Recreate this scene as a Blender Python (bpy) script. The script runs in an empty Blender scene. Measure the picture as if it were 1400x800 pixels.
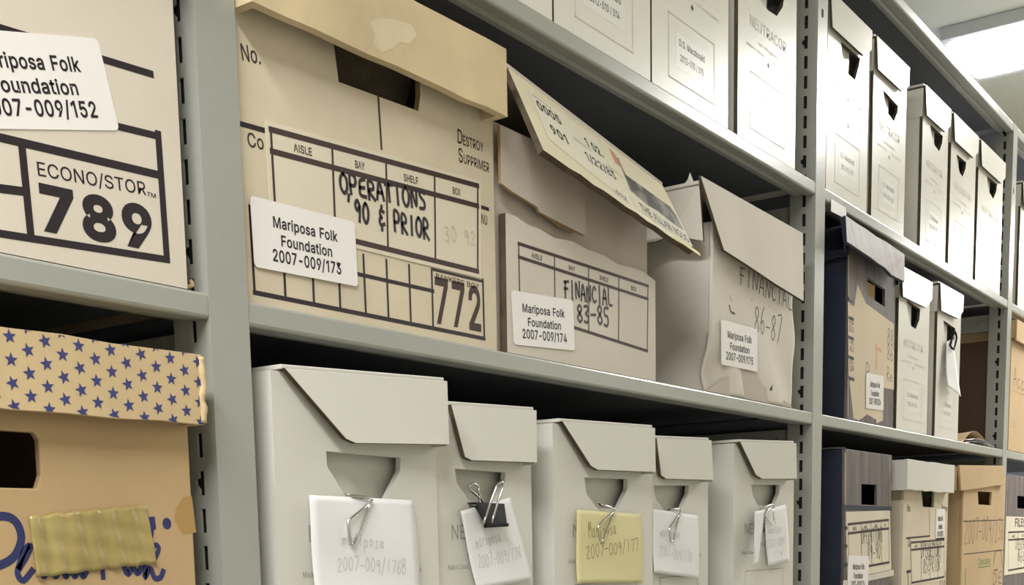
import bpy, bmesh, math, random
from mathutils import Vector, Matrix
from mathutils.geometry import tessellate_polygon
random.seed(7)
SC = bpy.context.scene
I = 0.0254          # the builders work in inches; x along the shelves, y into them, z up from the middle shelf
Z0 = 63.0           # height of the middle shelf above the floor

# ------------------------------------------------------------------ camera
FPX, PPX, PPY = 1633.5222, 700.0, 947.809
YAW, PITCH, ROLL = 0.95123587, -0.12938182, -0.01898357
CAM = Vector((-0.5536717, -0.635621, -0.16453922)) / I
fw = Vector((math.sin(YAW)*math.cos(PITCH), math.cos(YAW)*math.cos(PITCH), math.sin(PITCH)))
rt = Vector((math.cos(YAW), -math.sin(YAW), 0)); up = rt.cross(fw)
c_, s_ = math.cos(ROLL), math.sin(ROLL)
rt, up = c_*rt + s_*up, -s_*rt + c_*up
cd = bpy.data.cameras.new('camera'); cam = bpy.data.objects.new('camera', cd); SC.collection.objects.link(cam)
cd.sensor_fit = 'HORIZONTAL'; cd.sensor_width = 36.0; cd.lens = FPX/1400*36.0
cd.shift_x = 0.0; cd.shift_y = (PPY-400)/1400.0; cd.clip_start = 0.02; cd.clip_end = 60
M = Matrix((( rt.x, up.x, -fw.x, 0), (rt.y, up.y, -fw.y, 0), (rt.z, up.z, -fw.z, 0), (0, 0, 0, 1)))
M.translation = Vector((CAM.x, CAM.y, CAM.z + Z0))*I
cam.matrix_world = M
SC.camera = cam

def at(u, v, y=0.0):
    """where the sight line through a photo pixel meets the plane y (a box front); returns (x, z)"""
    r = fw + rt*(u-PPX)/FPX - up*(v-PPY)/FPX
    t = (y - CAM.y)/r.y
    return (CAM.x + t*r.x, CAM.z + t*r.z)
def at3(u, v, y=0.0):
    a = at(u, v, y); return Vector((a[0], y, a[1]))

# ------------------------------------------------------------------ world, lamps, exposure
SC.view_settings.view_transform = 'Standard'; SC.view_settings.look = 'None'
SC.view_settings.gamma = 1.0; SC.view_settings.use_curve_mapping = False
SC.view_settings.exposure = 1.12
LAMP = 26.0                         # radiance of the fluorescent diffusers
LAMP_COL = (1.0, 0.985, 0.955, 1)
w = bpy.data.worlds.new('World'); SC.world = w; w.use_nodes = True
w.node_tree.nodes['Background'].inputs['Color'].default_value = (1, 0.97, 0.9, 1)
w.node_tree.nodes['Background'].inputs['Strength'].default_value = 0.05
LAMP_X = (-42.0, 119.6, 215.6)      # the visible ceiling fixture, with unseen ones added to brighten both ends
CEIL = 45.3

# ------------------------------------------------------------------ materials
MATS = {}
def mat(name, rgb, rough=0.6, spec=0.4, metal=0.0, var=0.0, vscale=3.0, bump=0.0, bscale=60.0, stretch=(1,1,1), rgb2=None, emit=None, estr=0.0, sharp=False, coat=0.0):
    if name in MATS: return MATS[name]
    m = bpy.data.materials.new(name); m.use_nodes = True; nt = m.node_tree
    b = nt.nodes['Principled BSDF']
    b.inputs['Base Color'].default_value = (*rgb, 1); b.inputs['Roughness'].default_value = rough
    b.inputs['Specular IOR Level'].default_value = spec; b.inputs['Metallic'].default_value = metal
    if coat: b.inputs['Coat Weight'].default_value = coat; b.inputs['Coat Roughness'].default_value = 0.25
    if var or rgb2 or bump:
        tc = nt.nodes.new('ShaderNodeTexCoord'); mp = nt.nodes.new('ShaderNodeMapping')
        nt.links.new(tc.outputs['Object'], mp.inputs['Vector']); mp.inputs['Scale'].default_value = stretch
    if var or rgb2:
        n = nt.nodes.new('ShaderNodeTexNoise'); n.inputs['Scale'].default_value = vscale; n.inputs['Detail'].default_value = 5
        n.inputs['Roughness'].default_value = 0.6
        nt.links.new(mp.outputs['Vector'], n.inputs['Vector'])
        r = nt.nodes.new('ShaderNodeValToRGB')
        e = r.color_ramp.elements
        e[0].position, e[1].position = (0.44, 0.56) if sharp else (0.3, 0.7)
        a = rgb2 if rgb2 else tuple(max(0, c*(1-var)) for c in rgb)
        d = rgb if rgb2 else tuple(min(1, c*(1+var*0.6)) for c in rgb)
        e[0].color = (*a, 1); e[1].color = (*d, 1)
        nt.links.new(n.outputs['Fac'], r.inputs['Fac']); nt.links.new(r.outputs['Color'], b.inputs['Base Color'])
    if bump:
        n2 = nt.nodes.new('ShaderNodeTexNoise'); n2.inputs['Scale'].default_value = bscale; n2.inputs['Detail'].default_value = 3
        nt.links.new(mp.outputs['Vector'], n2.inputs['Vector'])
        bp = nt.nodes.new('ShaderNodeBump'); bp.inputs['Strength'].default_value = bump; bp.inputs['Distance'].default_value = 0.002
        nt.links.new(n2.outputs['Fac'], bp.inputs['Height']); nt.links.new(bp.outputs['Normal'], b.inputs['Normal'])
    if emit:
        b.inputs['Emission Color'].default_value = emit; b.inputs['Emission Strength'].default_value = estr
    MATS[name] = m; return m
STEEL = mat('grey_painted_steel', (.335, .345, .315), .27, .55, var=.05, vscale=4, bump=.05, bscale=250)
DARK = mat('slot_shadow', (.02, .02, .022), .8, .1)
BEIGE = mat('aged_beige_card', (.64, .56, .43), .75, .2, var=.10, vscale=12, bump=.12, bscale=40)
BEIGE_LID = mat('yellowed_lid_card', (.60, .49, .31), .75, .2, var=.2, vscale=11, bump=.15, bscale=30)
STAIN = mat('water_stain', (.63, .53, .37), .8, .2, var=.12, vscale=14)
ECONO = mat('pale_card', (.64, .58, .50), .75, .2, var=.05, vscale=9, bump=.12, bscale=40)
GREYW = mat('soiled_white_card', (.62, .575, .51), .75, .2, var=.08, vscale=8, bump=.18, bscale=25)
DIM = mat('darker_inner_card', (.53, .475, .42), .8, .15, var=.08, vscale=8, bump=.15, bscale=25)  # a darker tone of the white card above
OLDW = mat('old_white_card', (.68, .64, .575), .75, .2, var=.08, vscale=6, bump=.2, bscale=18)
WHITE = mat('white_record_card', (.64, .625, .575), .55, .3, var=.025, vscale=5, bump=.08, bscale=35)
GLOSSW = mat('coated_white_card', (.74, .72, .67), .26, .5, var=.02, vscale=5, bump=.03, bscale=30)
RAW = mat('raw_corrugated_edge', (.10, .078, .055), .9, .1, var=.3, vscale=60)
TORN = mat('torn_brown_card', (.42, .29, .17), .9, .1, var=.2, vscale=20, bump=.3)
KRAFT = mat('kraft_card', (.47, .33, .18), .75, .2, var=.08, vscale=8, bump=.15, bscale=40, stretch=(1,1,.3))
KRAFT2 = mat('light_kraft_card', (.50, .36, .21), .75, .2, var=.07, vscale=8, bump=.12)
STARK = mat('star_lid_card', (.56, .43, .25), .7, .25, var=.08, vscale=8, bump=.15)
KSTAIN = mat('oil_stain', (.40, .25, .10), .75, .2)
NAVY = mat('navy_star_ink', (.045, .05, .17), .6, .3)
BLUE = mat('blue_script_ink', (.03, .035, .12), .6, .3)
TAPE = mat('old_olive_tape', (.44, .35, .13), .38, .5, rgb2=(.25, .19, .06), vscale=9, stretch=(1, 1, .2), coat=.3)
INK = mat('black_print', (.022, .016, .02), .55, .3)
BROWNINK = mat('brown_black_print', (.055, .035, .032), .6, .25)
MARK = mat('marker_ink', (.03, .02, .03), .55, .3)
GREYINK = mat('grey_print', (.34, .32, .31), .7, .2)
PALEINK = mat('pale_grey_print', (.56, .54, .49), .7, .2)
PENCIL = mat('pencil_line', (.55, .55, .58), .7, .2)
FAINT = mat('faint_pencil', (.52, .48, .40), .7, .2)
GREENINK = mat('green_print', (.10, .24, .09), .7, .2)
STICK = mat('white_sticker', (.80, .77, .76), .5, .3, var=.02, vscale=6)
FORM = mat('form_paper', (.68, .62, .50), .7, .2, var=.05, vscale=7)
GSTICK = mat('glossy_sticker', (.77, .75, .72), .27, .5)
NOTE = mat('white_note_paper', (.78, .77, .78), .7, .2, var=.02, vscale=8)
YNOTE = mat('yellow_note_paper', (.66, .60, .34), .7, .2, var=.03, vscale=8)
WIRE = mat('clip_wire', (.62, .60, .57), .22, .6, metal=1.0)
BLACKCLIP = mat('black_clip_enamel', (.008, .008, .011), .55, .1)
WOOD = mat('printed_woodgrain', (.21, .175, .16), .6, .3, rgb2=(.075, .065, .07), vscale=7, stretch=(14, 6, .9), bump=.1)
WOODLID = mat('printed_woodgrain_lid', (.34, .29, .27), .6, .3, rgb2=(.19, .165, .165), vscale=7, stretch=(10, 6, 1.2), bump=.1)
NAVYC = mat('dark_navy_card', (.022, .028, .05), .65, .3, var=.25, vscale=10)
CREAM = mat('cream_torn_paper', (.66, .56, .42), .75, .2, var=.08, vscale=10)
BOARD = mat('yellowed_board', (.62, .57, .41), .5, .35, var=.1, vscale=10)
GLABEL = mat('glossy_label', (.70, .67, .55), .3, .5)
PHOTOG = mat('photo_grey', (.20, .18, .15), .4, .4, rgb2=(.02, .018, .018), vscale=45, sharp=True)
REDM = mat('reddish_print', (.45, .20, .13), .6, .3)
ORANGE = mat('orange_tape_stain', (.62, .33, .16), .6, .3)
YEL = mat('yellow_highlight', (.62, .55, .16), .5, .3)
CEILM = mat('ceiling_paint', (.70, .69, .56), .9, .1)
WALLM = mat('wall_paint', (.60, .58, .50), .9, .1)
REARM = mat('rear_gap_shade', (.04, .046, .065), .8, .2)  # wall coloured dark to carry the shade in the gaps between boxes
FLOORM = mat('floor_tile', (.38, .36, .31), .5, .3, var=.06)
HOUSE = mat('fixture_housing', (.66, .66, .64), .5, .3)
GLOW = mat('lit_diffuser', (.9, .9, .88), .4, .3, emit=LAMP_COL, estr=LAMP)
SLATE = mat('slate_blue_deck', (.12, .13, .155), .5, .3, var=.05, vscale=4)  # deck tone darker and bluer than the lip steel
FIN = mat('pencil_writing', (.13, .12, .12), .7, .2)
BOLT = mat('bolt_steel', (.5, .5, .48), .3, .5, metal=.8)

# ------------------------------------------------------------------ mesh builder
# outlines of the printed sans-serif letters: advance, then closed contours (1/1000)
GL = {
'Y':(470,'200 0 200 205 20 509 92 509 235 262 378 509 450 509 270 205 270 0'),
'A':(480,'16 0 201 509 276 509 463 0 395 0 287 302 276 334 264 372 250 420 232 478 245 478 228 419 213 371 201 333 191 302 85 0|110 142 110 199 370 199 370 142'),
'B':(456,'60 0 60 509 241 509 289 504 329 491 359 469 381 442 394 410 398 374 395 344 387 320 373 301 356 286 336 275 315 267 315 262 339 257 363 245 385 227 402 203 414 173 418 136 413 100 400 67 377 39 344 18 301 4 247 0|125 57 245 57 296 63 330 80 349 105 355 137 352 161 342 184 327 203 306 218 279 228 248 231 125 231|125 285 238 285 265 288 288 296 308 309 323 326 333 348 336 372 330 403 313 429 283 446 240 452 125 452'),
'C':(510,'267 -7 205 1 150 25 104 63 70 115 48 179 40 254 48 329 70 393 104 445 150 484 205 508 267 516 305 513 340 504 373 490 402 471 427 447 448 418 463 385 473 348 408 348 401 373 389 395 375 413 357 428 337 440 315 449 292 454 267 456 223 450 184 432 150 403 125 364 109 314 103 254 109 194 125 145 151 105 184 76 223 59 267 53 292 55 315 60 337 69 357 81 375 96 389 114 401 136 408 160 473 160 463 124 448 91 428 62 402 38 373 19 341 5 305 -4'),
'D':(502,'219 0 96 0 96 57 215 57 272 63 318 81 354 110 379 149 394 198 399 255 394 312 379 361 354 399 320 428 275 446 221 452 93 452 93 509 225 509 294 501 353 478 399 441 433 391 455 329 462 255 455 181 433 119 398 68 351 31 291 8|125 509 125 0 60 0 60 509'),
'E':(419,'60 0 60 509 372 509 372 452 125 452 125 286 355 286 355 229 125 229 125 57 375 57 375 0'),
'F':(410,'60 0 60 509 369 509 369 452 125 452 125 278 346 278 346 221 125 221 125 0'),
'G':(520,'269 -7 205 1 149 25 104 64 69 116 47 179 40 254 47 329 69 393 103 445 149 484 203 508 265 516 304 513 340 504 374 489 403 469 429 445 449 416 465 384 474 349 408 349 399 372 387 393 373 411 356 427 337 439 315 448 291 454 265 456 222 450 183 432 150 404 125 364 109 314 103 254 109 194 125 145 151 105 184 76 224 59 269 53 309 57 345 71 374 93 396 123 410 160 415 202 434 199 283 199 283 256 478 256 478 200 471 141 451 91 419 50 377 19 326 0'),
'H':(517,'60 0 60 509 125 509 125 289 392 289 392 509 457 509 457 0 392 0 392 232 125 232 125 0'),
'I':(190,'60 0 60 509 130 509 130 0'),
'K':(467,'104 145 104 216 122 239 139 261 157 282 174 303 193 324 212 344 364 509 448 509 231 276 228 276|60 0 60 509 125 509 125 334 124 225 125 193 125 0|372 0 188 259 228 309 449 0'),
'L':(393,'60 0 60 509 125 509 125 57 361 57 361 0'),
'M':(628,'60 0 60 509 150 509 314 110 478 509 568 509 568 0 504 0 504 400 342 0 286 0 124 400 124 0'),
'N':(523,'60 0 60 509 136 509 399 110 399 509 463 509 463 0 387 0 124 400 124 0'),
'O':(533,'267 -7 205 1 150 25 105 63 70 115 48 179 40 254 48 329 70 393 105 445 150 484 205 508 267 516 329 508 384 484 429 445 464 393 486 329 493 254 486 179 464 115 429 63 384 25 329 1|267 53 310 59 349 76 383 105 408 144 425 194 430 254 425 314 408 365 383 404 349 433 310 450 267 456 223 450 184 433 151 404 125 364 109 314 103 254 109 194 125 144 151 105 184 76 223 59'),
'P':(445,'60 0 60 509 235 509 289 503 332 487 366 462 390 430 404 391 409 348 404 304 390 265 366 233 332 207 289 191 235 186 109 186 109 242 233 242 269 246 297 256 318 272 333 294 342 319 344 348 342 376 333 402 318 423 297 439 268 449 232 452 125 452 125 0'),
'R':(449,'60 0 60 509 236 509 290 504 333 489 367 465 390 433 405 395 409 352 405 309 390 271 367 240 333 217 289 203 236 198 96 198 96 255 234 255 269 258 298 267 319 281 334 300 342 324 345 352 342 380 334 405 319 425 298 440 269 449 233 452 125 452 125 0|353 0 230 229 303 229 428 0'),
'S':(447,'224 -9 172 -4 128 9 91 31 64 60 46 96 38 137 104 137 110 110 123 88 142 71 166 59 194 52 224 49 257 52 286 60 311 74 329 92 341 114 346 139 342 161 332 179 316 193 296 205 272 214 245 222 184 239 128 260 86 289 60 326 52 372 58 413 75 448 102 476 138 498 180 511 227 516 275 511 316 498 351 476 377 449 394 415 401 378 337 378 326 412 302 437 267 453 225 459 194 456 167 448 145 435 129 418 118 398 115 376 119 352 131 334 148 319 169 308 191 300 212 293 264 279 287 272 312 264 336 252 359 238 379 220 395 198 405 171 408 139 403 99 386 64 360 34 323 11 278 -4'),
'T':(449,'32 452 32 509 417 509 417 452 257 452 257 0 193 0 193 452'),
'U':(517,'259 -8 203 -2 154 15 114 43 85 80 66 124 60 173 60 509 124 509 124 178 128 144 141 113 160 87 187 68 220 56 259 52 298 56 331 68 357 87 377 113 389 144 393 178 393 509 457 509 457 173 451 124 433 80 403 43 363 15 315 -2'),
'X':(474,'18 0 217 284 217 236 29 509 104 509 178 400 192 379 204 361 214 345 223 329 233 312 243 292 232 292 243 311 252 329 261 345 272 361 284 379 298 400 374 509 446 509 259 239 259 287 456 0 382 0 292 129 279 149 268 165 259 180 250 195 241 212 230 231 244 231 235 213 225 196 216 181 206 166 195 149 182 129 91 0'),
'a':(389,'160 -9 126 -5 94 5 68 22 48 45 35 73 30 108 34 138 43 161 58 179 78 193 100 203 125 211 152 216 178 220 209 224 234 227 252 230 265 235 273 243 276 255 276 257 273 279 267 297 256 311 240 322 220 329 196 331 171 329 149 322 132 313 118 301 107 288 100 274 41 291 57 322 79 346 104 364 133 375 163 382 194 384 215 383 239 379 263 372 286 360 306 343 322 320 333 290 337 251 337 0 277 0 277 52 272 52 264 38 252 25 236 12 215 1 190 -6|170 45 202 49 228 59 248 74 263 93 272 115 276 138 276 190 270 186 259 182 246 179 231 176 216 173 200 171 186 169 175 168 154 164 134 159 117 150 103 139 95 124 92 105 94 87 102 72 114 61 130 52 149 47'),
'b':(424,'229 -8 198 -5 172 4 153 17 138 31 127 46 118 59 112 59 112 0 53 0 53 509 114 509 114 319 118 319 127 331 137 346 152 360 171 373 197 381 229 384 274 378 313 361 345 332 370 293 385 245 390 189 385 133 370 84 346 45 313 16 274 -2|220 47 253 51 279 66 301 88 316 117 325 151 328 189 325 227 316 261 301 290 280 311 253 325 220 330 188 325 161 312 140 291 125 263 116 229 113 189 116 150 125 115 140 86 162 65 188 51'),
'c':(396,'207 -8 159 -2 117 16 82 46 56 85 40 133 34 187 40 243 56 291 82 330 117 360 159 378 207 384 234 383 260 377 284 368 305 356 324 341 340 322 353 301 362 277 303 262 298 276 290 289 281 301 270 311 257 319 242 325 226 329 207 330 173 325 145 310 124 287 108 258 99 224 96 187 99 151 108 117 124 89 145 66 173 51 207 46 226 48 243 52 258 58 271 66 282 76 292 89 299 102 304 117 363 102 354 78 341 56 325 37 306 21 285 9 261 -1 235 -6'),
'd':(424,'195 -8 151 -2 111 16 79 45 55 84 39 133 34 189 39 245 55 293 79 332 112 361 151 378 196 384 228 381 253 373 272 360 287 346 298 331 306 319 311 319 311 509 372 509 372 0 313 0 313 59 307 59 298 46 287 31 272 17 252 4 227 -5|205 47 236 51 263 65 284 86 299 115 309 150 312 189 309 229 300 263 284 291 263 312 237 325 205 330 172 325 145 311 124 290 108 261 99 227 96 189 99 151 109 117 124 88 145 66 172 51'),
'e':(404,'212 -8 161 -2 117 16 82 46 56 85 40 132 34 187 39 242 55 290 81 329 115 359 157 378 205 384 236 382 266 374 294 361 319 341 341 315 357 282 368 242 371 194 371 169 75 169 75 221 338 221 310 202 307 237 298 269 283 294 263 314 237 326 205 330 173 326 146 313 125 294 109 270 99 241 96 211 96 178 100 139 110 106 128 80 151 61 179 50 212 46 234 48 254 53 271 61 285 73 297 88 306 105 365 91 353 63 335 39 311 19 283 4 249 -5'),
'f':(254,'228 379 228 327 6 327 6 379|81 0 81 432 84 461 96 486 113 505 135 519 161 527 187 530 207 529 222 527 234 524 243 521 227 468 222 470 215 472 206 473 195 474 171 470 154 460 145 443 142 419 142 0'),
'g':(425,'207 -151 168 -148 134 -140 105 -127 82 -110 64 -91 51 -69 101 -41 110 -53 122 -66 136 -78 154 -88 178 -95 207 -97 249 -92 282 -75 304 -47 311 -6 311 68 306 68 298 56 287 41 272 28 252 16 227 8 195 5 152 10 113 27 80 53 55 90 39 136 34 191 39 246 55 293 80 332 112 361 152 378 196 384 228 382 253 373 273 360 288 346 299 331 308 319 313 319 313 379 372 379 372 -9 367 -54 350 -90 324 -117 291 -136 251 -147|205 59 237 63 264 75 285 95 300 121 309 154 312 193 309 231 300 264 285 291 264 312 237 325 205 330 172 325 145 312 124 290 109 262 99 229 96 193 99 155 109 123 124 96 145 76 172 63'),
'h':(410,'114 227 114 0 53 0 53 509 114 509 114 287 102 287 124 332 152 362 187 379 227 384 264 380 295 369 321 349 341 321 353 285 357 240 357 0 296 0 296 235 290 275 273 304 246 323 210 329 184 326 161 317 141 303 126 283 117 257'),
'i':(167,'53 0 53 379 114 379 114 0|84 443 67 446 54 455 44 468 41 483 44 499 54 512 67 521 84 524 100 521 114 512 123 499 126 483 123 468 114 455 100 446'),
'k':(381,'110 137 110 212 121 212 284 379 360 379 184 199 177 199|53 0 53 509 114 509 114 0|294 0 148 186 191 229 372 0'),
'l':(167,'53 0 53 509 114 509 114 0'),
'm':(610,'53 0 53 379 112 379 112 295 108 295 118 323 132 346 151 363 172 376 195 384 219 386 257 380 287 361 309 331 321 295 312 295 322 321 337 343 357 361 381 375 407 383 437 386 468 383 497 372 522 354 541 328 553 296 557 255 557 0 496 0 496 254 490 289 473 313 447 326 419 330 395 328 374 320 358 307 345 290 338 270 335 247 335 0 274 0 274 260 269 288 253 311 229 326 199 330 178 328 158 320 140 307 126 289 117 266 114 238 114 0'),
'n':(410,'114 227 114 0 53 0 53 379 112 379 112 287 102 287 124 332 152 362 187 379 227 384 264 380 295 369 321 349 341 321 353 285 357 240 357 0 296 0 296 235 290 275 273 304 246 323 210 329 184 326 161 317 141 303 126 283 117 257'),
'o':(415,'207 -8 159 -2 117 16 82 46 56 85 40 133 34 187 40 243 56 291 82 330 117 360 159 378 207 384 256 378 299 360 333 330 359 291 376 243 381 187 376 133 359 85 333 46 299 16 256 -2|207 46 242 51 270 66 292 89 307 117 316 151 319 187 316 224 307 258 292 287 270 310 242 325 207 330 173 325 145 310 124 287 108 258 99 224 96 187 99 151 108 117 124 89 145 66 173 51'),
'p':(424,'53 -143 53 379 112 379 112 319 118 319 126 331 137 346 152 360 171 373 197 381 229 384 274 378 313 361 345 332 370 293 385 245 390 189 385 133 370 84 346 45 313 16 274 -2 229 -8 198 -5 173 4 153 17 138 31 127 46 118 59 114 59 114 -143|220 47 253 51 279 66 301 88 316 117 325 151 328 189 325 227 316 261 301 290 280 311 253 325 220 330 188 325 161 312 140 291 125 263 116 229 113 189 116 150 125 115 140 86 162 65 188 51'),
'r':(259,'53 0 53 379 112 379 112 321 115 321 130 347 152 367 181 380 213 385 221 385 229 384 237 384 243 384 243 322 239 323 230 324 219 325 207 326 182 323 159 315 140 301 126 284 117 262 114 237 114 0'),
's':(365,'182 -8 145 -5 112 3 84 18 62 38 45 63 36 94 94 107 105 79 124 60 150 49 181 45 217 50 244 62 262 81 268 103 265 121 254 136 237 147 212 155 149 170 104 186 72 208 53 237 47 274 51 305 65 332 87 354 115 370 149 381 187 384 223 381 254 372 279 358 299 339 314 316 324 290 268 277 258 298 243 316 219 328 187 333 156 329 131 317 114 299 109 277 112 258 124 243 144 232 172 223 229 209 275 194 306 171 325 142 331 107 326 75 312 47 290 24 260 6 223 -5'),
't':(227,'204 379 204 327 6 327 6 379|65 471 126 471 126 98 128 76 136 61 150 53 170 50 177 50 185 51 194 52 202 54 213 2 203 -1 192 -3 180 -4 168 -4 125 2 92 21 72 52 65 93'),
'u':(410,'182 -5 146 -1 115 11 89 31 69 59 57 95 53 139 53 379 114 379 114 144 119 105 137 75 164 56 200 50 226 53 249 62 268 77 283 97 293 122 296 153 296 379 357 379 357 0 298 0 298 92 307 92 286 47 257 17 222 0'),
'v':(389,'163 0 17 379 84 379 165 155 177 121 187 87 196 53 206 21 184 21 194 53 203 87 213 121 224 155 305 379 371 379 226 0'),
'w':(567,'138 0 23 379 87 379 133 214 143 177 154 137 165 91 175 41 165 41 175 90 186 135 196 176 206 214 252 379 316 379 362 214 371 176 382 136 392 91 402 41 391 41 402 90 413 135 423 176 434 214 480 379 545 379 429 0 368 0 319 172 312 198 305 225 297 252 291 280 284 309 277 338 291 338 284 309 277 280 270 252 263 225 255 198 248 172 199 0'),
'x':(379,'21 0 171 218 171 171 29 379 100 379 147 306 164 279 179 253 193 229 207 206 175 206 190 229 202 253 216 279 233 306 282 379 352 379 209 169 209 214 358 0 287 0 231 85 214 112 200 136 187 159 173 182 205 182 191 159 178 136 165 112 148 85 91 0'),
'y':(389,'47 -139 61 -86 71 -87 88 -90 104 -89 118 -84 130 -74 141 -58 151 -36 163 -1 17 379 84 379 165 155 177 121 187 87 196 53 206 21 184 21 193 53 202 87 212 121 224 155 305 379 371 379 204 -58 191 -85 177 -107 159 -124 139 -136 117 -143 91 -145 77 -145 65 -143 54 -141'),
'0':(453,'227 -7 174 1 130 24 95 62 69 113 53 178 48 254 53 330 69 395 95 447 130 484 174 508 227 516 279 508 323 484 358 447 384 395 400 330 405 254 400 178 384 113 359 62 323 24 279 1|227 50 261 56 290 74 313 103 330 144 340 194 344 254 340 314 330 365 313 405 290 435 261 453 227 460 192 453 163 435 140 405 123 365 113 314 109 254 113 194 123 144 140 103 163 74 192 56'),
'1':(380,'276 0 276 509 220 509 86 428 86 358 208 430 208 0'),
'2':(453,'64 0 64 47 234 229 261 257 282 282 299 305 311 327 318 348 320 371 317 397 308 419 293 436 273 449 250 457 224 460 196 457 172 447 153 433 139 413 130 390 127 362 66 362 71 405 86 442 111 473 143 496 182 511 225 516 268 511 306 497 337 474 361 445 376 411 381 372 378 345 371 318 357 290 336 259 306 223 267 180 153 60 153 57 389 57 389 0'),
'3':(453,'218 -7 173 -3 133 10 98 30 70 57 52 91 44 132 109 132 115 107 126 87 144 71 165 59 191 52 219 50 248 53 275 61 297 74 315 93 325 116 329 145 326 172 316 196 299 217 275 234 242 244 201 248 157 248 157 299 288 448 288 452 70 452 70 509 372 509 372 461 211 278 211 289 264 288 308 276 344 253 371 222 387 186 393 145 387 103 370 66 344 36 309 12 266 -2'),
'4':(453,'40 105 40 158 247 509 311 509 109 166 109 163 413 163 413 105|282 0 282 121 282 146 282 318 343 318 343 0'),
'5':(453,'221 -7 178 -2 140 11 108 32 83 60 66 93 60 130 122 130 127 108 138 89 154 73 173 60 196 52 221 50 250 53 276 64 298 82 314 104 324 131 328 162 324 193 314 221 297 244 275 262 248 273 218 277 192 275 167 268 145 258 128 246 67 253 96 509 366 509 366 452 151 452 134 301 136 301 155 315 178 325 203 331 229 334 263 330 294 321 321 306 345 285 364 260 379 231 388 199 391 163 385 117 369 76 343 41 309 15 268 -1'),
'6':(453,'226 -7 182 -1 142 15 109 40 84 74 69 115 64 162 68 199 80 239 102 285 137 340 252 509 322 509 151 261 145 261 154 275 165 288 179 299 196 307 214 312 235 314 278 309 316 295 346 271 370 240 384 201 389 157 384 112 368 73 343 39 310 14 271 -2|226 48 254 52 279 63 299 79 314 101 324 128 327 157 324 187 314 213 299 235 279 251 254 262 226 265 198 262 174 252 153 235 138 214 128 188 125 158 128 128 138 102 153 79 174 63 198 52'),
'7':(453,'97 0 323 452 62 452 62 509 391 509 391 449 165 0'),
'8':(453,'226 -7 178 -2 136 11 101 33 74 62 57 96 52 135 55 166 65 195 81 220 101 241 125 256 153 265 153 267 119 282 93 308 76 342 70 380 75 417 90 450 114 477 146 498 184 511 226 516 269 511 306 498 337 477 361 450 377 417 382 380 376 342 359 308 333 282 300 267 300 265 327 256 351 241 372 220 387 195 397 166 401 135 395 96 378 62 352 33 317 11 275 -2|226 49 258 52 285 60 307 74 323 91 333 113 337 139 333 165 322 189 305 208 283 223 256 232 226 235 196 232 169 223 147 208 130 189 119 165 115 139 119 113 129 91 145 74 167 60 195 52|226 290 252 292 274 300 293 313 307 330 316 351 319 376 316 399 308 420 294 437 275 449 252 457 226 460 200 457 177 449 159 437 145 420 136 399 133 376 136 351 145 330 159 313 178 300 201 292'),
'9':(453,'226 516 271 510 310 494 343 468 368 434 384 393 389 347 385 309 373 270 350 224 315 168 200 0 130 0 301 248 307 248 299 234 287 221 273 210 257 202 238 196 218 195 175 199 137 214 106 237 83 269 68 307 64 352 69 397 85 436 110 469 143 494 182 510|226 460 199 457 174 446 154 429 138 407 129 381 125 352 129 322 138 295 154 274 174 257 199 247 226 243 254 247 279 257 299 273 314 295 324 321 327 350 324 381 314 407 299 429 279 446 254 457'),
'-':(453,'337 244 337 188 114 188 114 244'),
'/':(249,'235 533 71 -76 14 -76 178 533'),
'.':(188,'95 -4 78 -1 63 9 53 24 50 41 53 59 63 73 78 83 95 87 113 83 128 73 138 59 141 41 138 24 128 9 113 -1'),
"'":(206,'78 318 70 509 136 509 128 318'),
}
_text = {}
def thicken(l, d):
    """move a closed contour outwards by d"""
    n = len(l); ar = sum(l[i].x*l[(i+1) % n].y-l[(i+1) % n].x*l[i].y for i in range(n)); sg = 1 if ar > 0 else -1; o = []
    for i in range(n):
        u = (l[i]-l[i-1]).normalized(); v = (l[(i+1) % n]-l[i]).normalized()
        nu = Vector((u.y, -u.x, 0))*sg; nv = Vector((v.y, -v.x, 0))*sg; m = nu+nv; k = m.dot(nu)
        o.append(l[i]+m*(d/max(k, .5)))
    return o
def text_mesh(txt, bold=0.0):
    """flat letters as triangles; bold thickens every contour"""
    k = (txt, bold)
    if k in _text: return _text[k]
    V = []; F = []; x = 0.0
    for ch in txt:
        if ch not in GL: x += .25; continue
        adv, ol = GL[ch]
        loops = []
        for c in ol.split('|'):
            n = [int(q) for q in c.split()]; loops.append([Vector((n[i]/1000+x, n[i+1]/1000, 0)) for i in range(0, len(n), 2)])
        groups = []
        for l in loops:                       # counters go with the outline that contains them
            bx = (min(p.x for p in l), max(p.x for p in l), min(p.y for p in l), max(p.y for p in l)); done = False
            for g_ in groups:
                q = g_[0]
                if q[0] <= bx[0] and q[1] >= bx[1] and q[2] <= bx[2] and q[3] >= bx[3]: g_[1].append(l); done = True; break
            if not done: groups.append((bx, [l]))
        for _, ls_ in groups:
            if bold:
                ls_ = [thicken(l, bold if i == 0 else -bold) for i, l in enumerate(ls_)]
            pts = [p for l in ls_ for p in l]; o_ = len(V); V += [(p.x, p.y) for p in pts]
            for t in tessellate_polygon(ls_):
                a, b, c = t
                if (pts[b]-pts[a]).cross(pts[c]-pts[a]).z < 0: b, c = c, b
                F.append((o_+a, o_+b, o_+c))
        x += adv/1000+bold*1.2
    _text[k] = (V, F); return _text[k]

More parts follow.
